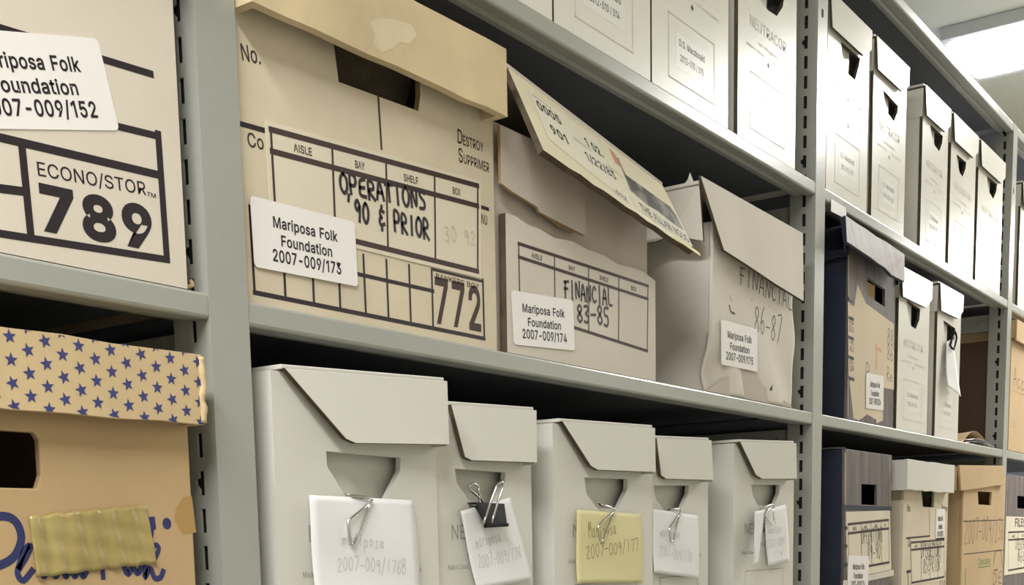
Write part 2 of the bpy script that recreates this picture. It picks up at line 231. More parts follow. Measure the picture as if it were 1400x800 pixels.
G = {  # hand-drawn capital strokes on a unit cell
 'A': [[(0,0),(.42,1),(.9,0)],[(.18,.38),(.75,.38)]], 'B': [[(.1,0),(.1,1),(.65,.92),(.6,.6),(.1,.52),(.75,.42),(.7,.08),(.1,0)]],
 'C': [[(.85,.85),(.5,1),(.15,.7),(.12,.3),(.45,0),(.85,.12)]], 'D': [[(.1,0),(.1,1),(.7,.8),(.8,.35),(.1,0)]],
 'E': [[(.85,.98),(.25,.85),(.15,.5),(.2,.12),(.9,.05)],[(.18,.5),(.75,.52)]], 'F': [[(.25,0),(.3,.95)],[(.05,.92),(.95,1)],[(.05,.52),(.75,.55)]],
 'I': [[(.5,0),(.5,1)]], 'K': [[(.1,0),(.1,1)],[(.8,1),(.12,.45),(.85,0)]], 'L': [[(.15,1),(.2,.08),(.9,.02)]],
 'N': [[(.08,0),(.12,.95),(.75,.05),(.85,1)]], 'O': [[(.5,1),(.12,.75),(.08,.3),(.45,0),(.85,.25),(.88,.75),(.5,1)]],
 'P': [[(.15,0),(.12,1),(.7,.98),(.85,.72),(.65,.48),(.15,.45)]], 'R': [[(.12,0),(.12,1),(.7,.95),(.75,.62),(.15,.48),(.9,0)]],
 'S': [[(.85,.9),(.4,1),(.15,.75),(.75,.42),(.7,.08),(.1,.04)]], 'T': [[(.5,0),(.5,.98)],[(.02,.95),(1,1)]],
 'U': [[(.1,1),(.12,.2),(.5,0),(.85,.25),(.88,1)]], 'm': [[(.05,.5),(.08,0)],[(.08,.38),(.3,.5),(.42,.35),(.44,0)],[(.44,.38),(.7,.5),(.82,.35),(.88,0)]], 'M': [[(.02,0),(.15,1),(.45,.4),(.8,1),(.95,0)]],
 'V': [[(.05,1),(.45,0),(.9,1)]],
 '0': [[(.5,1),(.15,.7),(.15,.25),(.5,0),(.85,.3),(.85,.75),(.5,1)]], '1': [[(.5,0),(.5,1)]],
 '2': [[(.1,.8),(.5,1),(.8,.75),(.1,.02),(.9,.05)]], '3': [[(.1,.92),(.6,1),(.75,.75),(.35,.52),(.8,.35),(.6,.02),(.1,.06)]],
 '4': [[(.7,0),(.7,1),(.1,.35),(.95,.38)]], '5': [[(.85,1),(.25,.98),(.2,.6),(.7,.55),(.8,.2),(.5,0),(.1,.08)]],
 '6': [[(.7,1),(.25,.6),(.15,.2),(.5,0),(.82,.22),(.6,.5),(.2,.35)]], '7': [[(.08,.98),(.9,1),(.4,0)]],
 '8': [[(.5,.52),(.15,.75),(.5,1),(.82,.78),(.5,.52),(.12,.25),(.48,0),(.88,.22),(.5,.52)]],
 '9': [[(.82,.75),(.5,1),(.18,.75),(.45,.5),(.82,.7),(.72,0)]], '-': [[(.1,.45),(.9,.48)]], '/': [[(.1,-.15),(.8,1.15)]],
 "'": [[(.5,1.1),(.4,.8)]], '&': [[(.85,.8),(.4,.85),(.3,.6),(.55,.48),(.2,.35),(.35,.05),(.9,.15)],[(.55,1.0),(.58,1.1)],[(.5,-.2),(.52,-.12)]],
 '.': [[(.3,0),(.36,.05)]], ' ': [],
 'a': [[(.7,.5),(.3,.55),(.12,.25),(.35,0),(.68,.2),(.7,.5),(.72,.1),(.9,0)]], 'i': [[(.5,.5),(.5,0)],[(.5,.72),(.52,.76)]],
 'r': [[(.2,.5),(.25,0)],[(.25,.35),(.5,.52),(.8,.45)]], 'p': [[(.2,.5),(.18,-.4)],[(.2,.4),(.6,.5),(.75,.25),(.5,0),(.2,.1)]],
 'o': [[(.5,.5),(.15,.3),(.4,0),(.8,.2),(.5,.5)]], 's': [[(.75,.48),(.3,.45),(.6,.22),(.65,.03),(.15,.02)]],
 'c': [[(.8,.42),(.4,.5),(.15,.25),(.4,0),(.85,.1)]], 'x': [[(.1,.5),(.8,0)],[(.8,.5),(.1,0)]],
 'e': [[(.15,.25),(.75,.3),(.5,.52),(.15,.3),(.4,0),(.8,.1)]], 'n': [[(.15,.5),(.2,0)],[(.2,.35),(.5,.5),(.72,.3),(.8,0)]],
}
class MB:
    def __init__(s): s.v = []; s.f = []; s.m = []; s.mats = []
    def mi(s, m):
        if m not in s.mats: s.mats.append(m)
        return s.mats.index(m)
    def add(s, vs, fs, m):
        o = len(s.v); s.v += [tuple(p) for p in vs]; k = s.mi(m)
        for f in fs: s.f.append(tuple(i+o for i in f)); s.m.append(k)
    def box(s, x0, x1, y0, y1, z0, z1, m):
        v = [(x, y, z) for z in (z0, z1) for y in (y0, y1) for x in (x0, x1)]
        s.add(v, [(0,2,3,1),(4,5,7,6),(0,1,5,4),(1,3,7,5),(3,2,6,7),(2,0,4,6)], m)
    def sheet(s, pts, t, m, holes=(), medge=None, back=None, side=0):
        """a flat piece of card through 3D points (front outline), thickness t away from the viewer"""
        loops = [[Vector(p) for p in pts]] + [[Vector(p) for p in h] for h in holes]
        n = Vector((0,0,0)); L = loops[0]
        for i in range(len(L)): n += (L[i]-L[0]).cross(L[(i+1) % len(L)]-L[0])
        n.normalize()
        if side: n = n if n.x*side > 0 else -n
        elif n.y > 0 or (abs(n.y) < 1e-3 and n.z < 0): n = -n
        fr = [p for l in loops for p in l]; N = len(fr)
        tri = tessellate_polygon(loops)
        def orient(a, b, c, d): return (a, b, c) if (fr[b]-fr[a]).cross(fr[c]-fr[a]).dot(d) > 0 else (a, c, b)
        s.add(fr, [orient(*q, n) for q in tri], m)
        bk = [p - n*t for p in fr]
        s.add(bk, [orient(*q, -n) for q in tri], back or m)
        o = 0
        for li, l in enumerate(loops):
            k = len(l); vs = l + [p - n*t for p in l]
            area = sum(((l[i]-l[0]).cross(l[(i+1) % k]-l[0])).dot(n) for i in range(k))
            fs = []
            for i in range(k):
                j = (i+1) % k
                q = (i, i+k, j+k, j)
                if (area < 0) != (li > 0): q = q[::-1]
                fs.append(q)
            s.add(vs, fs, medge or m)
    def plate(s, poly, yf, t, m, holes=(), medge=None):
        s.sheet([(x, yf, z) for x, z in poly], t, m, [[(x, yf, z) for x, z in h] for h in holes], medge)
    def rect(s, x0, x1, z0, z1, yf, t, m, holes=(), medge=None):
        s.plate([(x0,z0),(x1,z0),(x1,z1),(x0,z1)], yf, t, m, holes, medge)
    def quad2(s, pts, y, m): s.add([(x, y, z) for x, z in pts], [tuple(range(len(pts)))], m)
    def line(s, a, b, wd, y, m):
        dx, dz = b[0]-a[0], b[1]-a[1]; L = math.hypot(dx, dz) or 1; nx, nz = -dz/L*wd/2, dx/L*wd/2; ex, ez = dx/L*wd/2, dz/L*wd/2
        s.quad2([(a[0]-ex-nx,a[1]-ez-nz),(b[0]+ex-nx,b[1]+ez-nz),(b[0]+ex+nx,b[1]+ez+nz),(a[0]-ex+nx,a[1]-ez+nz)], y, m)
    def stroke(s, pts, wd, y, m, smooth=True):
        p = [Vector((q[0], q[1])) for q in pts]
        if smooth and len(p) > 2:
            closed = (p[0]-p[-1]).length < 1e-6; o = []
            for i in range(len(p)-1):
                a = p[i-1] if i else (p[-2] if closed else p[0]); b = p[i]; c = p[i+1]
                d = p[i+2] if i+2 < len(p) else (p[1] if closed else p[-1])
                for k in range(4):
                    t = k/4; o.append(.5*((2*b)+(c-a)*t+(2*a-5*b+4*c-d)*t*t+(3*b-a-3*c+d)*t**3))
            o.append(p[-1]); p = o
        L = []; R = []
        for i in range(len(p)):
            d = (p[min(i+1, len(p)-1)]-p[max(i-1, 0)]); d = d.normalized() if d.length > 1e-9 else Vector((1, 0))
            nrm = Vector((-d.y, d.x))*wd/2
            q = p[i] + (d*wd*.4 if i == len(p)-1 else -d*wd*.4 if i == 0 else Vector((0, 0)))
            L.append(q+nrm); R.append(q-nrm)
        n = len(p)
        s.add([(q.x, y, q.y) for q in R+L], [(i, i+1, n+i+1, n+i) for i in range(n-1)], m)
    def hand(s, txt, a, b, h, wd, y, m, jit=.06, up=None):
        """handwriting along the baseline a-b"""
        dx, dz = (b[0]-a[0])/len(txt), (b[1]-a[1])/len(txt); L = math.hypot(dx, dz); ux, uz = dx/L, dz/L
        rnd = random.Random(txt)
        for i, ch in enumerate(txt):
            ox, oz = a[0]+dx*i, a[1]+dz*i; j = rnd.uniform(-jit, jit); hs = h*(1+rnd.uniform(-jit, jit))
            for st in G.get(ch, []):
                s.stroke([(ox+ux*L*.84*(px+.08)-uz*py*hs, oz+uz*L*.84*(px+.08)+ux*py*hs+j*h) for px, py in st], wd, y, m)
    def text(s, txt, a, b, h, y, m, bold=0.015, shear=0.0):
        """print along the baseline a-b, cap height h"""
        v, f = text_mesh(txt, bold)
        x0 = min(p[0] for p in v); x1 = max(p[0] for p in v)
        L = math.hypot(b[0]-a[0], b[1]-a[1]); ux, uz = (b[0]-a[0])/L, (b[1]-a[1])/L; kx = L/(x1-x0); kz = h/0.509
        s.add([(a[0]+ux*(p[0]-x0)*kx-uz*p[1]*kz, y, a[1]+uz*(p[0]-x0)*kx+ux*p[1]*kz) for p in v], f, m)
    def tube(s, pts, r, m, n=8, smooth=2):
        p = [Vector(q) for q in pts]
        if smooth:
            o = []
            for i in range(len(p)-1):
                a = p[max(i-1,0)]; b = p[i]; c = p[i+1]; d = p[min(i+2,len(p)-1)]
                for k in range(smooth):
                    t = k/smooth; o.append(b.lerp(c, t)*.6+.4*.5*((2*b)+(c-a)*t+(2*a-5*b+4*c-d)*t*t+(3*b-a-3*c+d)*t**3))
            o.append(p[-1]); p = o
        ref = Vector((0.13, 1, 0.21)).normalized(); vs = []
        for i in range(len(p)):
            d = (p[min(i+1,len(p)-1)]-p[max(i-1,0)]).normalized(); u = d.cross(ref).normalized(); w_ = d.cross(u)
            for k in range(n):
                a = 2*math.pi*k/n; vs.append(p[i]+(u*math.cos(a)+w_*math.sin(a))*r)
        fs = [(i*n+k, i*n+(k+1) % n, (i+1)*n+(k+1) % n, (i+1)*n+k) for i in range(len(p)-1) for k in range(n)]
        fs += [tuple(range(n))[::-1], tuple(range((len(p)-1)*n, len(p)*n))]
        s.add(vs, fs, m)
    def grid(s, fn, nu, nv, m, t=0.0):
        """surface fn(u,v)->point; a second skin t further in closes it"""
        def layer(off): return [Vector(fn(i/nu, j/nv))+Vector((0, off, 0)) for j in range(nv+1) for i in range(nu+1)]
        k = nu+1; fs = [(j*k+i, j*k+i+1, (j+1)*k+i+1, (j+1)*k+i) for j in range(nv) for i in range(nu)]
        A = layer(0)
        if not t: s.add(A, fs, m); return
        B = layer(t); N = len(A); fs2 = [tuple(q+N for q in f[::-1]) for f in fs]
        rim = [i for i in range(k)] + [j*k+nu for j in range(1, nv+1)] + [nv*k+i for i in range(nu-1, -1, -1)] + [j*k for j in range(nv-1, 0, -1)]
        side = [(rim[i]+N, rim[(i+1) % len(rim)]+N, rim[(i+1) % len(rim)], rim[i]) for i in range(len(rim))]
        s.add(A+B, fs+fs2+side, m)
    def build(s, name, parent=None, origin=None, bevel=0.0, smooth=False, label=None, kind=None):
        me = bpy.data.meshes.new(name)
        og = Vector(parent['_o']) if parent is not None else Vector(origin or (0,0,0))
        me.from_pydata([((p[0]-og.x)*I, (p[1]-og.y)*I, (p[2]-og.z)*I) for p in s.v], [], s.f)
        for m in s.mats: me.materials.append(m)
        me.polygons.foreach_set('material_index', s.m)
        if smooth: me.polygons.foreach_set('use_smooth', [True]*len(s.f))
        me.update()
        o = bpy.data.objects.new(name, me); SC.collection.objects.link(o)
        if parent is not None: o.parent = parent; o['_o'] = tuple(parent['_o'])
        else: o.location = Vector((og.x, og.y, og.z+Z0))*I; o['_o'] = tuple(og)
        if bevel:
            bm = bmesh.new(); bm.from_mesh(me); bmesh.ops.remove_doubles(bm, verts=bm.verts, dist=1e-6); bm.to_mesh(me); bm.free()
            bv = o.modifiers.new('Bevel', 'BEVEL'); bv.width = bevel*I; bv.segments = 2; bv.limit_method = 'ANGLE'; bv.angle_limit = math.radians(50)
        if label: o['label'] = label
        if kind: o['kind'] = kind
        return o
def thing(name, label, cat, o, group=None):
    e = bpy.data.objects.new(name, None); SC.collection.objects.link(e); e.empty_display_size = .05
    e.location = Vector((o[0], o[1], o[2]+Z0))*I; e['label'] = label; e['category'] = cat; e['_o'] = tuple(float(q) for q in o)
    if group: e['group'] = group
    return e
def tag(o, label, cat, group=None):
    o['label'] = label; o['category'] = cat
    if group: o['group'] = group
    return o

# ------------------------------------------------------------------ room
def struct(name, mb): return mb.build(name, kind='structure')
mb = MB(); mb.box(-230, 300, -62, 20, -63.6, -63, FLOORM); struct('floor', mb)
mb = MB(); mb.box(-230, 300, -62, 20, CEIL, CEIL+1, CEILM); struct('ceiling', mb)
mb = MB(); mb.box(-230, 300, 17.6, 20, -63, CEIL, REARM); struct('wall_back', mb)
mb = MB(); mb.box(-230, 300, -64, -62, -63, CEIL, WALLM); struct('wall_front', mb)
mb = MB(); mb.box(-232, -230, -62, 20, -63, CEIL, WALLM); struct('wall_left', mb)
mb = MB(); mb.box(300, 302, -62, 20, -63, CEIL, WALLM); struct('wall_right', mb)
for k, x in enumerate(LAMP_X):
    lab = 'long fluorescent ceiling light with glowing white diffuser above the shelving top' if k == 1 else 'unseen fluorescent ceiling light added further along the aisle, out of view'
    L = thing('ceiling_light', lab, 'light', (x, -16, CEIL), 'ceiling lights along the aisle')
    mb = MB()
    z = 44.0
    mb.box(x-7.2, x-6.3, -46, 14.3, z, CEIL, HOUSE); mb.box(x+6.3, x+7.2, -46, 14.3, z, CEIL, HOUSE)
    mb.box(x-6.3, x+6.3, -46, -45.4, z, CEIL, HOUSE); mb.box(x-6.3, x+6.3, 13.7, 14.3, z, CEIL, HOUSE)
    mb.build('housing', L, bevel=.1)
    mb = MB()
    def dif(u, v, x=x): return (x-6.25+12.5*u, -45.3+58.9*v, z+.15-.9*math.sin(math.pi*u)**.6)
    mb.grid(dif, 12, 2, GLOW); mb.build('diffuser', L, smooth=True)

# ------------------------------------------------------------------ steel shelving
BAY = 42.0; PW = 1.36; FD = 1.45; TOPZ = 25.7
def slot_poly(y, z, key):
    a, h = .1, .32
    p = [(y-a, z-h), (y+a, z-h)]
    if key: p += [(y+a, z-.16), (y+a+.13, z-.02), (y+a+.13, z+.1), (y+a, z+.14)]
    return p + [(y+a, z+h), (y-a, z+h)]
def post_mb(x, y0, slots=True, sgn=1):
    """a channel post: face plus two slotted returns"""
    mb = MB(); y1 = y0+FD*sgn; b = -63.0
    ya, yb = min(y0, y1), max(y0, y1)
    mb.box(x, x+PW, min(y0, y0+.07*sgn), max(y0, y0+.07*sgn), b, TOPZ, STEEL)
    for xx in (x, x+PW-.07):
        if slots:
            ys = .65
            hs = [[(xx, yy, zz) for yy, zz in slot_poly(y0+ys, 1.13+k, k % 6 == 0)] for k in range(-16, 25)]
            pts = [(xx, y0+.07, b), (xx, y1, b), (xx, y1, TOPZ), (xx, y0+.07, TOPZ)]
            # strip by strip so every slot is a real opening
            zs = [b] + [1.13+k-.5 for k in range(-16, 25)] + [TOPZ]
            for i in range(len(zs)-1):
                k = i-17
                q = [(xx, y0+.07, zs[i]), (xx, y1, zs[i]), (xx, y1, zs[i+1]), (xx, y0+.07, zs[i+1])]
                h = [[(xx, yy, zz) for yy, zz in slot_poly(y0+ys, 1.13+k, k % 6 == 0)]] if 0 < i and i < len(zs)-1 else []
                if h and h[0][-1][2] > TOPZ: h = []
                two_sided(mb, q, h, .07, STEEL)
        else:
            mb.box(xx, xx+.07, ya, yb, b, TOPZ, STEEL)
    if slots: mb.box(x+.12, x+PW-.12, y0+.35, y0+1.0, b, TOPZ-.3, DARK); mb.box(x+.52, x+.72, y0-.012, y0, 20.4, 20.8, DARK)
    return mb
def two_sided(mb, q, holes, t, m):
    loops = [[Vector(p) for p in q]] + [[Vector(p) for p in h] for h in holes]
    fr = [p for l in loops for p in l]; tri = tessellate_polygon(loops)
    def ori(a, b, c, sx): return (a, b, c) if (fr[b]-fr[a]).cross(fr[c]-fr[a]).x*sx > 0 else (a, c, b)
    mb.add(fr, [ori(*f, -1) for f in tri], m)
    mb.add([p+Vector((t, 0, 0)) for p in fr], [ori(*f, 1) for f in tri], m)
    for l in loops[1:]:
        k = len(l); mb.add(l+[p+Vector((t, 0, 0)) for p in l], [(i, (i+1) % k, k+(i+1) % k, k+i) for i in range(k)], m)
ups = [(-BAY, 'left end shelving upright, outside the photo'), (0, 'slotted grey shelving upright between the numeral 789 box and the operations box'),
       (BAY, 'slotted grey shelving upright right of the crumpled white box'), (2*BAY, 'slotted grey shelving upright near the right edge of the photo'),
       (3*BAY, 'right end shelving upright, outside the photo')]
for x, lab in ups:
    U_ = thing('shelf_upright', lab, 'shelving', (x, 0, -63), 'shelving uprights')
    post_mb(x, 0.0).build('front_post', U_, bevel=.0)
    post_mb(x, 16.6, slots=False, sgn=-1).build('rear_post', U_)
    for zc in (-22.5, -1.35, 10.5, 23.6):
        mb = MB(); mb.box(x+.3, x+PW-.3, FD-.3, 15.4, zc-.75, zc+.55, STEEL); br = mb.build('side_brace', U_, bevel=.04)
        for yy in (2.2, 14.3):
            mb = MB(); mb.tube([(x+.32, yy, zc-.1), (x+.12, yy, zc-.1)], .2, BOLT, 8, 0); mb.build('bolt', br)
def shelf(x0, z, label, tagged=False):
    """one steel shelf: deck, boxed front lip, rear lip"""
    a, b = x0+PW+.03, x0+BAY-.02
    t = thing('metal_shelf', label, 'shelf', (x0+BAY/2, 8, z), 'steel shelves')
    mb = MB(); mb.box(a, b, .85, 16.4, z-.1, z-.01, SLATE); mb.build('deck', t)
    mb = MB(); y0 = .02
    # profile of the folded front lip, viewed from the end
    pr = [(.9, 0), (y0+.08, 0), (y0+.02, -.03), (y0, -.08), (y0, -.56), (y0+.03, -.62), (y0+.1, -.65), (y0+.55, -.65), (y0+.62, -.60), (y0+.66, -.48),
          (y0+.72, -.45), (y0+.80, -.52), (y0+.9, -.58), (y0+1.15, -.58), (y0+1.3, -.45), (y0+1.38, -.1)]
    n = len(pr)
    xs = (x0+.05 if False else a-.0, b)
    mb.add([(xx, y, z+zz) for xx in xs for y, zz in pr], [(i, i+1, n+i+1, n+i) for i in range(n-1)] + [tuple(range(n)), tuple(range(2*n-1, n-1, -1))], STEEL)
    mb.build('front_lip', t, smooth=False)
    mb = MB(); mb.box(a, b, 16.3, 16.4, z-1, z-.1, STEEL); mb.build('rear_lip', t)
    if tagged:
        mb = MB(); q = [at(1136, 272, 0), at(1156, 284, 0), at(1157, 300, 0), at(1136, 289, 0)]
        mb.plate(q, -.02, .02, STICK); mb.build('shelf_label', t, label='blank white label strip on lip')
    return t
S2, S1, SB = 12.0, 0.0, -12.0
names = {-1: 'left bay', 0: 'middle bay', 1: 'right bay', 2: 'farthest bay'}
for k in (-1, 0, 1, 2):
    nm = {-1: 'bay with the starred lid box', 0: 'bay with the operations box', 1: 'bay with the dark woodgrain boxes', 2: 'bay at the right edge of the photo'}[k]
    shelf(k*BAY, TOPZ, 'topmost empty steel shelf of the '+nm)
    shelf(k*BAY, S2, 'steel shelf second from top in the '+nm, k == 1)
    shelf(k*BAY, S1, 'steel shelf third from top in the '+nm)
    shelf(k*BAY, SB, 'lowest steel shelf in the '+nm)

# ------------------------------------------------------------------ cartons
D_ = 15.0
def carton(mb, x0, x1, yf, z0, z1, m, hole=None, t=.15, medge=None, mfront=None, depth=D_, bottom=True):
    yb = yf+depth
    mb.rect(x0, x1, z0, z1, yf, t, mfront or m, [hole] if hole else (), medge)
    mb.box(x0, x0+t, yf+t, yb-t, z0, z1, m); mb.box(x1-t, x1, yf+t, yb-t, z0, z1, m)
    mb.box(x0, x1, yb-t, yb, z0, z1, m)
    mb.box(x0+t, x1-t, yf+t, yb-t, z0, z0+t, m)
def tray_lid(mb, x0, x1, yf, z0, z1, m, depth=D_+1, t=.15, wob=0.0, zr=0.0):
    """a lift-off lid; zr raises its right end"""
    yb = yf+depth
    n = 10; rnd = random.Random(x0)
    low = [(x0+(x1-x0)*i/n, z0+zr*i/n+(rnd.uniform(-wob, wob) if 0 < i < n else 0)) for i in range(n+1)]
    hi = [(x1, z1+zr)] + [(x0+(x1-x0)*i/n, z1+zr*i/n+(rnd.uniform(-wob, wob)*.7 if 0 < i < n else 0)) for i in range(n-1, 0, -1)] + [(x0, z1)]
    mb.plate(low+hi, yf, t, m)
    mb.sheet([(x0, yf+t, z0), (x0, yb-t, z0), (x0, yb-t, z1-.03), (x0, yf+t, z1-.03)], t, m, side=-1)
    mb.sheet([(x1, yf+t, z0+zr), (x1, yb-t, z0+zr), (x1, yb-t, z1+zr-.03), (x1, yf+t, z1+zr-.03)], t, m, side=1)
    mb.plate([(x0, z0), (x1, z0+zr), (x1, z1+zr), (x0, z1)], yb-t, t, m)
    mb.sheet([(x0+t, yf+t, z1-.02), (x1-t, yf+t, z1+zr-.02), (x1-t, yb-t, z1+zr-.02), (x0+t, yb-t, z1-.02)], t, m)
def rot(c, ang, pts):
    a = math.radians(ang); return [(c[0]+x*math.cos(a)-z*math.sin(a), c[1]+x*math.sin(a)+z*math.cos(a)) for x, z in pts]
def rrect(w_, h, r=.12):
    o = []
    for cx, cz, a0 in ((w_/2-r, h/2-r, 0), (-w_/2+r, h/2-r, 90), (-w_/2+r, -h/2+r, 180), (w_/2-r, -h/2+r, 270)):
        for k in range(4): a = math.radians(a0+30*k); o.append((cx+r*math.cos(a), cz+r*math.sin(a)))
    return o
def sticker(parent, c, w_, h, ang, yf, lines, label='white adhesive label with black print', ink=INK):
    mb = MB(); mb.plate(rot(c, ang, rrect(w_, h)), yf-.02, .015, STICK)
    hs = h*.15; zz = [h*.13, -h*.12, -h*.36]
    for (s, wd), z in zip(lines, zz):
        a, b = rot(c, ang, [(-w_*wd/2, z), (w_*wd/2, z)]); mb.text(s, a, b, hs if z > -h*.3 else hs*1.12, yf-.026, ink, .018)
    return mb.build('address_label', parent, label=label)
def mff(n): return [('Mariposa Folk', .56), ('Foundation', .45), ('2007-009/'+n, .66)]
def form_print(mb, TL, TR, BR, BL, y, ink, cols=(.25, .5, .75), heads=('AISLE', 'BAY', 'SHELF', 'BOX'), hd=.2, lw=.13, tw=.07):
    """the AISLE / BAY / SHELF / BOX grid between four corners"""
    def p(u, v):
        a = (TL[0]+(TR[0]-TL[0])*u, TL[1]+(TR[1]-TL[1])*u); b = (BL[0]+(BR[0]-BL[0])*u, BL[1]+(BR[1]-BL[1])*u)
        return (a[0]+(b[0]-a[0])*v, a[1]+(b[1]-a[1])*v)
    for v in (0, hd, 1): mb.line(p(0, v), p(1, v), lw, y, ink)
    for u in (0, 1)+tuple(cols): mb.line(p(u, 0), p(u, 1), tw, y-.001, ink)
    e = [0]+list(cols)+[1]; H = math.hypot(TL[0]-BL[0], TL[1]-BL[1])
    for k, h in enumerate(heads):
        m_ = (e[k]+e[k+1])/2; w_ = (e[k+1]-e[k])*.03*len(h)
        mb.text(h, p(m_-w_, hd*.72), p(m_+w_, hd*.72), H*hd*.36, y-.001, ink)
    return p

# --- left bay: the big numeral box
bx = thing('storage_box', 'pale cardboard storage box printed with a big black 789 beside the left upright', 'box', (-6.8, 7.6, 0.02))
yf = .15
mb = MB(); carton(mb, -13.2, -.56, yf, .04, 10.0, ECONO)
y = yf-.006
def A(u, v): return at(u, v, yf)
mb.line(A(-60, 20), A(206, 101), .17, y, INK)
mb.line(A(30, 141), A(215, 186), .17, y, INK)
mb.line(A(-60, 174), A(216, 239), .19, y, INK)
mb.line(A(-60, 310), A(228, 355), .17, y, INK)
mb.line(A(216, 184), A(228, 354), .19, y-.001, INK)
mb.line(A(30, 203), A(42, 322), .19, y-.001, INK)
mb.line(A(-60, 250), A(33, 262), .19, y, INK)
mb.text('ECONO/STOR', A(52, 240), A(200, 267), .30, y, INK, .004)
mb.text('TM', A(201, 268), A(213, 271), .1, y, INK)
mb.text('789', A(58, 312), A(210, 340), .93, y, INK, .036)
mb.build('body', bx, bevel=.03)
mb = MB(); tray_lid(mb, -13.6, -.3, -.35, 8.1, 10.3, ECONO); mb.build('lid', bx, bevel=.03)
sticker(bx, (-4.66, 3.94), 4.15, 2.0, 13.5, yf, [('Mariposa Folk', .66), ('Foundation', .55), ('2007-009/152', .74)])
mb = MB(); mb.tube([(A(258,388)[0]+.02, yf+.1, .12), (A(263,383)[0]+.05, yf+.05, .16), (A(264,378)[0], yf+.1, .3)], .05, TORN, 6, 2); mb.build('torn_corner', bx, label='brown torn corner')

# --- left bay, lower: kraft box with starred lid
bx = thing('storage_box', 'brown kraft box with blue stars on its lid and an olive tape patch', 'box', (-7.4, 7.6, -11.98))
yf = .1
A = lambda u, v: at(u, v, .1)
h_r = A(52, 592)[0]
hole = [(h_r-3.6, A(50,668)[1]), (h_r-.12, A(50,668)[1]), (h_r, A(50,668)[1]+.3), (h_r, A(52,592)[1]-.15), (h_r-.1, A(52,592)[1]), (h_r-3.6, A(52,592)[1])]
mb = MB(); carton(mb, -13.6, A(258,590)[0]-.02, yf, -11.96, -2.2, KRAFT, hole, t=.2, medge=TORN)
y = yf-.006
mb.stroke([A(*q) for q in [(-30,716),(0,706),(20,712),(29,735),(20,760),(0,773),(-20,776)]], .2, y, BLUE)
mb.stroke([A(*q) for q in [(27,776),(38,757),(41,746),(34,752),(27,770),(24,785),(32,794),(44,780)]], .15, y, BLUE)
for u in (60, 76, 90, 102, 114): mb.stroke([A(u-4, 782), A(u, 789), A(u+4, 783)], .13, y, BLUE)
mb.stroke([A(140, 779), A(141, 790)], .13, y, BLUE)
mb.stroke([A(170, 776), A(175, 785), A(181, 776), A(188, 784), A(193, 776)], .16, y, BLUE)
mb.stroke([A(210, 768), A(217, 751), A(213, 745), A(209, 749)], .13, y, BLUE)
mb.stroke([A(199, 776), A(198, 790), A(205, 777), A(211, 790), A(219, 790), A(223, 781)], .15, y, BLUE)
mb.stroke([A(208, 712), A(208, 722), A(206, 736)], .13, y, BLUE); mb.stroke([A(207.5, 711), A(208.5, 720)], .2, y-.001, BLUE)
c = A(228, 716); mb.quad2([(c[0]+.14*math.cos(k*.5236), c[1]+.15*math.sin(k*.5236)) for k in range(12)], y, BLUE)
mb.quad2([A(*q) for q in [(268,728),(250,731),(244,722),(238,710),(241,695),(250,680),(262,678)]], y, KSTAIN)
mb.build('body', bx, bevel=.04)
def tp(u, v):
    c0 = Vector(A(38, 706)).lerp(Vector(A(198, 690)), u); c1 = Vector(A(48, 790)).lerp(Vector(A(212, 770)), u); q = c1.lerp(c0, v)
    rip = .03*math.sin(u*40)*(1.2-u)+.015*math.sin(u*63+v*5)+.012*math.sin(v*17+u*9)
    return (q.x, yf-.07-rip*.9, q.y+.02*math.sin(u*37))
mb = MB(); mb.grid(tp, 60, 14, TAPE, t=.02); mb.build('tape_patch', bx, smooth=True, label='wrinkled olive packing tape patch')
lx0, lx1, lz0, lz1, ly = -14.2, at(277, 535, -.5)[0], at(279, 581, -.5)[1], at(268, 484, -.5)[1], -.5
mb = MB(); tray_lid(mb, lx0, lx1, ly, lz0, lz1, STARK, depth=16, t=.22, wob=.05)
def star(mb, cx, cz, r, a0, y):
    pts = [(cx+(r if k % 2 == 0 else r*.42)*math.cos(a0+k*math.pi/5), cz+(r if k % 2 == 0 else r*.42)*math.sin(a0+k*math.pi/5)) for k in range(10)]
    pts = [(max(lx0, min(lx1, px)), max(lz0+.01, min(lz1-.01, pz))) for px, pz in pts]
    v = [(cx, y, max(lz0+.01, min(lz1-.01, cz)))]+[(px, y, pz) for px, pz in pts]
    mb.add(v, [(0, 1+k, 1+(k+1) % 10) for k in range(10)], NAVY)
s0 = at(15, 492, ly)
for i in range(-12, 12):
    for j in range(-8, 10):
        cx = s0[0]+i*.87+(.43 if j % 2 else 0); cz = s0[1]+j*.25
        if lx0+.2 < cx < lx1-.1 and lz0-.1 < cz < lz1+.1: star(mb, cx, cz, .17, .3+.5*((i*7+j*3) % 5)/5, ly-.006)
mb.build('lid', bx, bevel=.06)
mb = MB()
rn = random.Random(3)
e_ = [(lx1-.02, ly+.02, lz0+.05+k*(lz1-lz0-.1)/9) for k in range(10)]
mb.tube([(p[0]+rn.uniform(-.02,.06), p[1]+rn.uniform(-.03,.03), p[2]) for p in e_], .1, STARK, 7, 2)
mb.build('worn_edge', bx, smooth=True, label='frayed corner edge of the lid')

